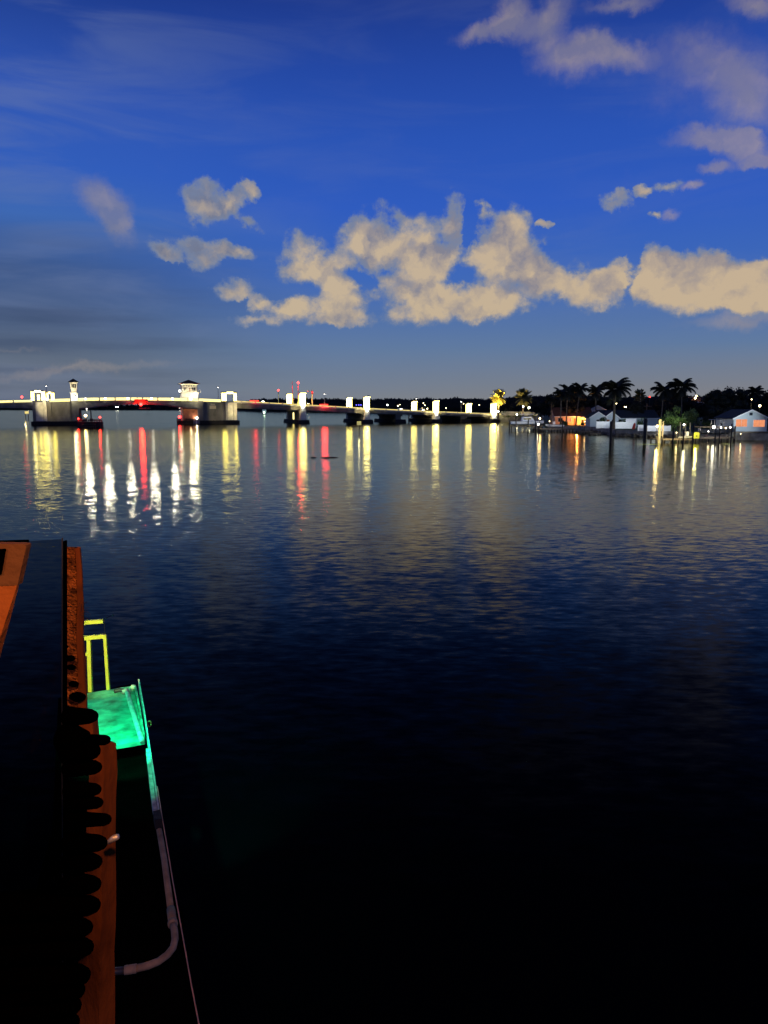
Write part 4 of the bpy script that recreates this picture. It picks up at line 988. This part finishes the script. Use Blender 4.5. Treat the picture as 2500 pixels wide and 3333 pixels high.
# ------------------------------------------------------------------ DOCKS, PILES, BOATS
def dock(pa, pb, D, dp, z, label, npl=5):
    xa, xb = XD(pa, D), XD(pb, D); t = empty('dock', (xa, D, 0), 0, label, 'dock', 'docks along the right shore'); w = xb-xa
    m = MB(); k = 0.0
    while k < w: m.box(k, min(w, k+.28), 0, dp, z-.05, z); k += .3
    m.build('deck', M['wood'], t)
    MB().box(0,w,.05,.15,z-.3,z-.055).box(0,w,dp-.15,dp-.05,z-.3,z-.055).build('stringer', M['wood'], t)
    for i in range(npl):
        x_ = .2+(w-.4)*i/(npl-1)
        MB().tube([(x_,.25,-1),(x_,.25,z-.06)], .14, 8).build('pile', M['pile'], t); MB().tube([(x_,dp-.25,-1),(x_,dp-.25,z-.06)], .14, 8).build('pile', M['pile'], t)
dock(1745, 1870, 216, 4, .95, 'long low dock running below the small white boat', 7)
dock(1885, 1935, 203, 3, .6, 'small low landing beside the rocks under the peach house', 3)
dock(1925, 1962, 190, 2, .55, 'pale short landing stage on the rocks left of the lone palm', 3)
dock(2140, 2262, 150, 3.5, .8, 'bright lit dock with the dazzling lamp', 6)
dock(2285, 2400, 156, 3, .85, 'dark dock by the boathouse', 6)
def mpile(px, pyb, pyt, w, label, m='pile', base=-1):
    D = ground(CX, pyb, 0).y; h = Z(pyt, D); r = w/2*D/F
    o = MB().tube([(0,0,base),(0,0,h*.5),(0,0,h)], [r*1.05,r,r*.95], 10).ball((0,0,h), r*.95, 10, 4, (1,1,.35)).build('mooring_pile', M[m]); o.location = (XD(px,D), D, 0)
    tag(o, label, 'mooring pile', 'mooring piles')
mpile(1992, 1441, 1372, 8, 'thick dark pile in the water directly beneath the lone palm')
mpile(2103, 1446, 1363, 10, 'thickest dark pile, left of the dazzling dock lamp')
mpile(2109, 1424, 1384, 3.5, 'thin pale pile close against the thickest dark pile', 'pilelit')
mpile(2151, 1442, 1366, 9, 'tall thick pale yellow pile beside the dazzling lamp', 'pilelit')
mpile(2161, 1444, 1370, 5, 'dark pile immediately right of the tall pale yellow pile')
mpile(2196, 1448, 1393, 4.5, 'dark pile in front of the green tree')
mpile(2218, 1428, 1375, 5, 'short pale pile, leftmost of three on the lit dock', 'pilelit')
mpile(2235, 1428, 1378, 4.5, 'short pale pile, middle of three behind the ball lamp', 'pilelit')
mpile(2250, 1428, 1376, 4.5, 'short pale pile, rightmost of three next to the yellow locker', 'pilelit')
mpile(2230, 1446, 1398, 5, 'dark pile under the white ball lamp')
mpile(2261, 1452, 1376, 5, 'dark pile left of the yellow locker')
mpile(2141, 1444, 1420, 4, 'short dark pile under the dazzling dock lamp')
for px, pyb, pyt, lab in ((2334,1452,1400,'dark pile before the dark boat, leftmost of three'),(2348,1450,1392,'dark pile before the dark boat, middle of three'),(2386,1448,1380,'dark pile between the dark boat and boathouse'),
    (1660,1401,1368,'dark pile at the stern of the cabin boat'),(1681,1403,1360,'dark pile against the hull of the cabin boat near its stern'),(1721,1402,1366,'dark pile against the middle of the cabin boat'),(1745,1408,1372,'dark pile near the white ball lamp'),(1756,1415,1385,'dark pile standing out in front of the long dock'),(1833,1412,1368,'dark pile right of the small white boat')):
    mpile(px, pyb, pyt, 4, lab)
def boat(px, D, zk, Lb, beam, hh, label, hull='hull', top_=True, flip=1, name='boat', rz=0, cabin=False):
    t = empty(name, (XD(px,D), D, zk), rz, label, 'boat'); m = MB(); n_ = 10; base = 0; secs = []
    for i in range(n_+1):
        u = i/n_; x_ = (-Lb/2+Lb*u)*flip; b_ = beam/2*(1-max(0,(u-.45)/.55)**2.2)+.02; kz = .0+max(0,(u-.6)/.4)**2*hh*.55; dz = hh*(1+.28*u*u)
        secs.append([(x_,-b_,dz),(x_,-b_*.86,kz+hh*.35),(x_,0,kz),(x_,b_*.86,kz+hh*.35),(x_,b_,dz)])
    for s in secs: m.v += s
    for i in range(n_):
        for k in range(4): m.f.append((i*5+k,i*5+k+1,(i+1)*5+k+1,(i+1)*5+k))
        m.f.append((i*5,(i+1)*5,(i+1)*5+4,i*5+4))
    m.f.append((0,1,2,3,4)); ho = m.build('hull', M[hull], t)
    MB().tube([(s[0][0],s[0][1]-.02,s[0][2]) for s in secs], .05, 6).tube([(s[4][0],s[4][1]+.02,s[4][2]) for s in secs], .05, 6).build('rub_rail', M['darksteel'], ho)
    MB().box(min(.1*flip*Lb,.0),max(.1*flip*Lb,0.0)+.1,-.4,.4,hh,hh+.9).build('console', M['whitepaint'], t)
    ws = .12*Lb*flip
    MB().add([(ws,-.4,hh+.9),(ws,.4,hh+.9),(ws-.2*flip,.35,hh+1.4),(ws-.2*flip,-.35,hh+1.4)],[(0,1,2,3)]).build('windscreen', M['glassdark'], t)
    if cabin:
        c = MB(); c.frustum((-.18*Lb,.22*Lb,-beam*.36,beam*.36),(-.16*Lb,.12*Lb,-beam*.32,beam*.32),hh*1.0,hh+1.35); co = c.build('cabin', M['whitepaint'], t)
        MB().box(-.13*Lb,.1*Lb,-beam*.36-.02,-beam*.34,hh+.5,hh+1.05).build('window', M['glassdark'], co)
    if top_:
        zt_ = hh+2.1
        for sx in (-.16,.13):
            for sy in (-.36,.36): MB().tube([(sx*Lb,sy*beam,hh*.9),(sx*Lb*.9,sy*beam*.9,zt_)], .045, 6).build('canopy_post', M['steel'], t)
        MB().frustum((-.23*Lb,.19*Lb,-.45*beam,.45*beam),(-.2*Lb,.16*Lb,-.38*beam,.38*beam),zt_,zt_+.16).build('canopy', M['canvas' if hull == 'hulld' else 'hull'], t)
    e = -Lb/2*flip
    MB().box(e-.45,e-.02,-.28,.28,hh*.7,hh*.7+.65).box(e-.3,e-.12,-.1,.1,-.3,hh*.7).build('outboard_engine', M['engine' if hull != 'hulld' else 'whitepaint'], t)
    return t
def lift(px, D, w, dp, zt_, label, zc=None):
    t = empty('boat_lift', (XD(px,D), D, 0), 0, label, 'boat lift')
    for sx in (-.5,.5):
        for sy in (0,1): MB().tube([(sx*w,sy*dp,-1),(sx*w,sy*dp,zt_)], .15, 8).build('pile', M['pile'], t)
    for sy in (0,1): MB().box(-w/2,w/2,sy*dp-.08,sy*dp+.08,zt_-.3,zt_-.1).build('top_beam', M['wood'], t)
    if zc:
        for sx in (-.3,.3): MB().box(sx*w-.1,sx*w+.1,0,dp,zc-.2,zc-.02).build('cradle_beam', M['steel'], t)
boat(1717, 229, 1.65, 10.2, 3.0, 1.15, 'white cabin boat with hard top raised on a lift below the causeway', cabin=True)
lift(1717, 227.6, 9.4, 3.6, 1.5, 'timber boat lift carrying the white cabin boat', 1.65)
boat(1807, 220, 1.25, 5.2, 1.9, .75, 'small open white boat on the long dock', top_=False, flip=-1)
boat(2238, 152, .82, 3.0, 1.3, .4, 'tiny white skiff lying on the lit dock', top_=False)
boat(2340, 163, 1.2, 7.4, 2.5, 1.0, 'dark hulled boat with canopy on a lift left of the boathouse', 'hulld')
lift(2340, 161.6, 7.6, 3.2, 3.0, 'dark boat lift frame holding the dark hulled boat', 1.2)
wash('boat_fill', (XD(1717,219), 219, 5), (.8,.9,1), 1100, .2)  # added fills to brighten the boats, no visible source
wash('boat_fill', (XD(1807,212), 212, 4), (.9,.9,1), 350, .2)
# yellow dock locker
t = empty('dock_locker', (XD(2273,151), 151, .8), 0, 'rounded yellow dock locker at the right end of the lit dock', 'locker')
MB().box(-.55,.55,0,.7,0,.95).build('body', M['yellow'], t); MB().frustum((-.6,.6,-.05,.75),(-.4,.4,.1,.6),.955,1.25).build('lid', M['yellow'], t); MB().box(-.12,.12,-.03,-.005,.35,.6).build('latch', M['darksteel'], t)
wash('dock_wash', (XD(2165,144), 144, 3.2), (1,.8,.35), 3000, .2, 110)  # added washes that brighten the docks and piles
wash('dock_wash', (XD(2240,144), 144, 3.2), (1,.88,.5), 2400, .2, 110)
wash('dock_wash', (XD(2345,152), 152, 3.4), (.9,.9,1), 700, .2, 110)
plight('locker_light', (XD(2273,149), 149.3, 2.6), (1,.85,.3), 200, .1)
# emissive discs on the water stand in for underwater light glow
for px, py, w, lab in ((2110,1446,5.0,'yellow green glow disc for an underwater light beneath the thick dark pile'),(2365,1445,2.2,'yellow green glow disc for an underwater light by the dark boat')):
    p = ground(px, py, 0); o = MB().ball((0,0,0), 1, 20, 4, (w/2, .5, .02)).build('underwater_glow_disc', E['ywater']); o.location = (p.x, p.y, .0); tag(o, lab, 'light glow')

# ------------------------------------------------------------------ FOREGROUND (balcony edge and dock below)
VX = Vector(( (250-1250)/F*cp, 1.0, 0)).normalized()   # direction the dock runs
# smoked screen panel
Yp = 2.3
def quad_slab(name, corners, Y, th, m, parent=None):
    a = [at(px, py, Y) for px, py in corners]; b = [p + Vector((0, th, 0)) for p in a]; n_ = len(a)
    return MB().add(a+b, [tuple(range(n_)), tuple(range(2*n_-1, n_-1, -1))]+[(i,n_+i,n_+(i+1)%n_,(i+1)%n_) for i in range(n_)]).build(name, m, parent)
scr = empty('wind_screen', (0,0,0), 0, 'tall smoked clear screen panel at the left edge of the balcony', 'screen')
quad_slab('pane', [(-500,1795),(200,1756),(206,2400),(206,3333),(206,3700),(-500,3700)], Yp, .008, M['acrylic'], scr)
quad_slab('edge_strip', [(201,1750),(204,1750),(202,2400),(207,3700),(205,3700),(200,2400)], Yp-.012, .004, M['edge'], scr)
quad_slab('dark_gap_strip', [(204,1762),(210,1762),(213,3700),(206,3700)], Yp-.002, .02, M['unlit_black'], scr)  # black strip stands in for the dark gap beside the edge
quad_slab('top_strip', [(-500,1790),(-500,1776),(90,1758),(90,1768)], Yp-.01, .01, M['unlit_black'], scr)
# solid dark skirt low in the screen
# orange lit rail board behind the screen
ob = empty('angled_rail_board', (0,0,0), 0, 'orange lit angular board with a dark slot at the left edge', 'rail board')
Yb = 2.05
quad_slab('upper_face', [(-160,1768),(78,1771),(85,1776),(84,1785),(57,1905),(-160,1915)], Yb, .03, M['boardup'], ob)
bo = MB(); pA = [at(-160,1916,Yb), at(56,1906,Yb), at(42,1962,Yb), at(2,2112,Yb), at(-160,2700,Yb)]
pB = [p+Vector((0,.012,0)) for p in pA]
for i, k in enumerate((0,0,-.01,-.03,-.08)): pA[i] += Vector((0,k,0))
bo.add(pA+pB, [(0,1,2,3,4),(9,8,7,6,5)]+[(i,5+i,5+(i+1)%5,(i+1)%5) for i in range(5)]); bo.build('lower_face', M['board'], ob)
quad_slab('slot', [(-160,1785),(18,1787),(16,1800),(5,1870),(-30,1960),(-160,1960)], Yb-.215, .004, M['black'], ob) if False else quad_slab('slot', [(-160,1787),(18,1787),(16,1803),(4,1868),(-60,1896),(-160,1898)], Yb-.006, .004, M['unlit_black'], ob)  # flat black patch stands in for the dark inside of the slot

# corner timber posts
def post4(name, Y, left_top, mid_top, right_top, pyt, left_b, mid_b, right_b, pyb, m, parent, dy=.035, slant=0):
    lt, mt, rt = at(left_top,pyt,Y+dy*.5), at(mid_top,pyt,Y), at(right_top,pyt+slant,Y+dy)
    lb_, mb_, rb = at(left_b,pyb,Y+dy*.5), at(mid_b,pyb,Y), at(right_b,pyb,Y+dy)
    bt, bb = at((left_top+right_top)/2,pyt+8,Y+.16), at((left_b+right_b)/2,pyb,Y+.16)
    n_ = 14; v = []; f = []
    for i in range(n_+1):
        u = i/n_
        for a, b in ((lt,lb_),(mt,mb_),(rt,rb),(bt,bb)):
            p = a.lerp(b, u); p = p + Vector((noise.noise(p*9)*.006, 0, 0)); v.append(p)
    for i in range(n_):
        for k in range(4): f.append((i*4+k,(i+1)*4+k,(i+1)*4+(k+1)%4,i*4+(k+1)%4))
    f.append((0,1,2,3)); f.append((n_*4+3,n_*4+2,n_*4+1,n_*4))
    return MB().add(v, f).build(name, m, parent)
cpst = empty('corner_post', at(245,2600,2.6), 0, 'rough orange brown timber corner post rising beside the smoked screen', 'post')
post4('shaft', 2.65, 204, 243, 264, 1780, 208, 252, 286, 2420, M['timber'], None).name = 'shaft'
post4('corner_trim', 2.625, 246, 262, 266, 1784, 256, 284, 289, 2420, M['trimwood'], None).name = 'corner_trim'
ct_ = bpy.data.objects['corner_trim']; ct_.parent = cpst; ct_.matrix_parent_inverse = mathutils.Matrix.Translation(-Vector(cpst.location))
sh = bpy.data.objects['shaft']; sh.parent = cpst; sh.matrix_parent_inverse = mathutils.Matrix.Translation(-Vector(cpst.location))
lpst = empty('rail_post', (0,0,0), 0, 'nearer orange brown timber post running down to the bottom edge', 'post')
post4('shaft', 2.0, 262, 302, 318, 2310, 268, 305, 328, 2440, M['timberlow'], lpst, slant=20)
post4('lower_shaft', 1.9, 296, 338, 379, 2405, 236, 320, 372, 3560, M['timberlow'], lpst, dy=.04, slant=14)
# barrel tiled awning edge below the screen: rounded black tile ends, seen against the timber
vn = empty('tiled_awning', (0,0,0), 0, 'black scalloped row of rounded roof tiles along the timber posts', 'awning')
tips = [(322,2335,42),(300,2400,46),(362,2410,30),(330,2440,40),(334,2500,34),(332,2572,32),(338,2612,30),(365,2672,32),(352,2742,34),(335,2806,38),(332,2880,44),(330,2950,46),(305,3020,48),(308,3090,46),(298,3170,48),(280,3220,44),(268,3275,46),(262,3330,50),(262,3400,50)]
tb = MB()
for i, (tx, ty, r) in enumerate(tips):
    r *= random.uniform(.85, 1.35); ty += random.uniform(-6, 6)
    Y = 1.72 - .004*i; q = Y/F
    a, b = at(tx-r*.8, ty, Y), at(-300 if ty > 2900 else 222, ty+(18 if ty > 2900 else 0), Y+.02)
    tb.tube([at(tx-r*.12, ty, Y), at(tx-r*.25, ty, Y), at(tx-r*.6, ty, Y), a, b], [r*.25*q, r*.42*q, r*.6*q, r*.66*q, r*(1.3 if ty > 2900 else .9)*q], 14)
tb.build('tile_row', M['unlit_black'], vn, True)
# dark knot patches on the far post
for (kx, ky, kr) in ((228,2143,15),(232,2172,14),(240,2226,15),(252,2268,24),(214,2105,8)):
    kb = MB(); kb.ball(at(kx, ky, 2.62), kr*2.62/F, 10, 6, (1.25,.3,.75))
    rel0 = kb.build('knot_patch', M['unlit_black']); rel0.parent = cpst; rel0.matrix_parent_inverse = mathutils.Matrix.Translation(-Vector(cpst.location))
# dark solid balcony skirt left of the posts
sk = empty('balcony_skirt', (0,0,0), 0, 'black solid boards closing the balcony below the smoked screen', 'railing')
quad_slab('panel', [(-500,2960),(228,2900),(228,3800),(-500,3800)], 2.36, .03, M['unlit_black'], sk)
# small pale cable end
t = MB().tube([at(352,2742,1.85), at(372,2728,1.85), at(386,2722,1.85)], [.006,.009,.007], 8).build('cable_end', M['steel'], None, True); tag(t, 'short pale frayed cable end sticking out from the timber post', 'cable')
# cobweb tuft on the far post
cw = MB()
for k in range(26):
    a = at(262+random.uniform(-6,14), 1975+random.uniform(-15,60), 2.6); d = Vector((random.uniform(.1,1), random.uniform(-.2,.2), random.uniform(-.3,.8))).normalized()*random.uniform(.01,.035)
    cw.tube([a, a+d*.5+Vector((0,0,.004)), a+d], .0005, 4)
tag(cw.build('cobweb', M['edge']), 'wispy grey cobweb tuft on the right edge of the corner post', 'cobweb')

# lower service dock and green lit platform (z about 2 m above the water)
ZP = 2.0
plat = empty('service_platform', ground(400,2330,ZP), 0, 'green lit painted steel platform on the dock below the balcony', 'platform')
pm = -Vector(plat.location)
def rel(o, e=plat):
    o.parent = e; o.matrix_parent_inverse = mathutils.Matrix.Translation(-Vector(e.location)); return o
def prism_ground(name, pxy, z0, z1_, m, par):
    a = [ground(px, py, z1_) for px, py in pxy]; b = [Vector((p.x,p.y,z0)) for p in a]; n_ = len(a)
    return rel(MB().add(a+b, [tuple(range(n_))[::-1], tuple(range(n_,2*n_))]+[(i,(i+1)%n_,n_+(i+1)%n_,n_+i) for i in range(n_)]).build(name, m), par)
prism_ground('floor_plate', [(210,2268),(285,2256),(432,2232),(471,2411),(380,2426),(215,2452)], ZP-.06, ZP, M['greenfloor'], plat)
# conduit lying on the plate
def gtube(name, pts, r, m, par, z=ZP, n_=10):
    P_ = [ground(px, py, z) for px, py in pts]; return rel(MB().tube(P_, r, n_).build(name, m, None, True), par)
gtube('conduit', [(398,2252),(412,2248),(424,2290),(462,2412)], .037, M['plank'], plat, ZP+.04)
gtube('valve', [(372,2250),(388,2246),(402,2248)], .035, M['darksteel'], plat, ZP+.05)
gtube('hinge', [(428,2236),(440,2236)], .04, M['plank'], plat, ZP+.04)
# edge plank standing up along the water side
ep = empty('edge_plank', ground(480,2440,ZP), 0, 'long thin green lit plank edging the platform toward open water', 'plank')
def upright(name, pts, z0, z1_, m, par, th=.018):
    v = []; f = []
    for i, (px, py) in enumerate(pts):
        p = ground(px, py, ZP); s = Vector((th,0,0))
        zz0, zz1 = (z0[i], z1_[i]) if hasattr(z0, '__len__') else (z0, z1_)
        v += [(p.x-th,p.y,zz0),(p.x+th,p.y,zz0),(p.x+th,p.y,zz1),(p.x-th,p.y,zz1)]
    for i in range(len(pts)-1):
        for k in range(4): f.append((i*4+k,i*4+(k+1)%4,(i+1)*4+(k+1)%4,(i+1)*4+k))
    f.append((0,3,2,1)); e = 4*(len(pts)-1); f.append((e,e+1,e+2,e+3))
    return rel(MB().add(v, f).build(name, m), par)
upright('outer_board', [(453,2238),(470,2330),(484,2420),(500,2520),(514,2615),(520,2660)], [ZP-.1]*6, [ZP+.16,ZP+.10,ZP+.06,ZP+.03,ZP,ZP], M['plank'], ep, .012)
upright('inner_board', [(440,2240),(456,2320),(468,2400)], [ZP-.1]*3, [ZP+.05]*3, M['greenfloor'], ep, .02)
upright('lower_board', [(480,2432),(490,2520),(500,2600),(505,2632)], [ZP-.12]*4, [ZP-.02]*4, M['plank'], ep, .026)
# brass ring beside the plank
t = MB(); c0 = ground(486,2356,ZP); ring = [c0+Vector((.03*math.cos(a), 0, .05*math.sin(a))) for a in [k*math.pi/6 for k in range(13)]]
t.tube(ring, .008, 6); tag(t.build('mooring_ring', M['brass'], None, True), 'small brass mooring ring on the water side of the thin plank', 'ring')
# black clamp
t = prism_ground('pipe_clamp', [(498,2640),(522,2634),(528,2664),(504,2668)], ZP-.08, ZP+.05, M['black'], ep)
# drain pipe with elbow
dp_ = empty('drain_pipe', ground(560,2980,ZP-.1), 0, 'pale drain pipe bending to the left at the end of the dock edge', 'pipe')
zp = ZP-.1
gtube('straight_run', [(508,2640),(512,2665),(535,2800),(556,2960)], .034, M['pipe'], dp_, zp)
gtube('coupling', [(556,2958),(562,3002)], .043, M['pipe'], dp_, zp)
gtube('collar_ring', [(561.5,3000),(563,3010)], .05, M['pipe'], dp_, zp)
gtube('elbow', [(562,3000),(568,3030),(570,3058),(563,3085),(545,3108),(515,3130),(480,3144),(440,3153)], .034, M['pipe'], dp_, zp, 12)
gtube('end_socket', [(445,3152),(405,3158)], .042, M['pipe'], dp_, zp)
gtube('stub', [(408,3158),(330,3166)], .034, M['darksteel'], dp_, zp)
# copper cable
cc_ = gtube('copper_cable', [(512,2560),(527,2655),(545,2760),(563,2870),(580,2965),(600,3075),(622,3200),(650,3345),(700,3620)], .006, M['copper'], ep, ZP, 6); cc_.parent = None; tag(cc_, 'thin copper coloured cable running along the dock edge to the bottom of the frame', 'cable')
# service dock (dark boards) and its piles
sd = empty('service_dock', ground(380,2800,1.7), 0, 'black timber service dock on piles under the balcony', 'dock')
A = [(190,2272),(436,2225),(516,2640),(566,2900),(640,3333),(700,3700),(-100,3700),(170,2700)]
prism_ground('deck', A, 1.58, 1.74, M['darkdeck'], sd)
for px, py in ((425,2236),(470,2430),(520,2700),(575,2980),(640,3380)):
    p = ground(px-14, py, 1.58); rel(MB().tube([(p.x,p.y,-1),(p.x,p.y,1.57)], .12, 8).build('pile', M['darkdeck']), sd)
# yellow handrail gate at the far end of the platform
yr = empty('safety_handrail', ground(320,2250,ZP), 0, 'bright yellow safety handrail frame at the far end of the green platform', 'handrail')
Yr = ground(320,2252,ZP).y
def bar(name, a, b, r):
    o = MB(); p, q = at(*a, Yr), at(*b, Yr); d = (q-p).normalized(); u = Vector((0,1,0)); s = d.cross(u).normalized()*r; uu = u*r
    o.add([p-s-uu,p+s-uu,p+s+uu,p-s+uu,q-s-uu,q+s-uu,q+s+uu,q-s+uu],[(0,1,2,3),(7,6,5,4),(0,4,5,1),(1,5,6,2),(2,6,7,3),(3,7,4,0)])
    return rel(o.build(name, M['yellow']), yr)
bar('top_rail', (262,2027), (337,2021), .033); bar('middle_rail', (262,2078), (343,2070), .033); bar('post', (290,2082), (295,2251), .033)
bar('stub_rail', (262,2129), (286,2128), .030); bar('post', (342,2066), (353,2244), .026)
bar('brace', (341,2066), (344,2110), .012)
t = MB().tube([at(340,2014,Yr), at(358,2006,Yr), at(372,2003,Yr)], .006, 5).tube([at(340,2028,Yr), at(342,2066,Yr)], .005, 5); rel(t.build('thin_wire', M['edge']), yr)

# unseen foreground spots without fixtures; the rail spot is added
def fixture(name, p, e, label, r=.05):
    t = empty(name, p, 0, label, 'lamp'); return t
gl_ = ground(400, 2440, ZP) + Vector((-.1, -.6, 1.5))
slight('green_dock_lamp', gl_, ground(425,2390,ZP), (.0,1,.42), 420, R(70), .35, .05)
g2 = ground(470, 2500, ZP) + Vector((-.25, -.2, .9))
slight('green_dock_lamp_edge', g2, ground(495,2500,ZP-.05), (.02,1,.45), 30, R(100), .3, .04)
slight('yellow_rail_fill', at(300,2150,Yr)+Vector((-.3,-3.0,1.4)), at(312,2140,Yr), (1,.95,.3), 520, R(26), .25, .04)  # added narrow spot that brightens the handrail
# unseen orange balcony lamps; the low one is added to light the posts
slight('balcony_orange_lamp', (-2.2, .35, 7.9), (-1.05, 2.2, 6.0), (1,.33,.06), 150, R(110), .6, .08)
slight('orange_post_fill', (.25, .1, 7.9), (-1.1, 3.4, 3.6), (1,.40,.13), 330, R(80), .6, .08)

# ------------------------------------------------------------------ camera, render
cam = bpy.data.cameras.new('camera'); co = bpy.data.objects.new('camera', cam); col.objects.link(co)
cam.sensor_fit = 'VERTICAL'; cam.sensor_height = 36; cam.lens = 36*F/3333.0
cam.clip_start = .05; cam.clip_end = 20000
co.location = (0,0,H); co.rotation_euler = (R(90)-PITCH, 0, 0); sc.camera = co
sc.view_settings.view_transform = 'Standard'; sc.view_settings.look = 'None'; sc.view_settings.exposure = 0; sc.view_settings.gamma = 1
sc.render.engine = 'CYCLES'; cy = sc.cycles
cy.use_denoising = True
try: cy.denoiser = 'OPENIMAGEDENOISE'
except Exception: pass
cy.max_bounces = 5; cy.diffuse_bounces = 2; cy.glossy_bounces = 3; cy.transparent_max_bounces = 8
cy.sample_clamp_direct = 0; cy.sample_clamp_indirect = 12; cy.caustics_reflective = False; cy.caustics_refractive = False
cy.use_light_tree = True
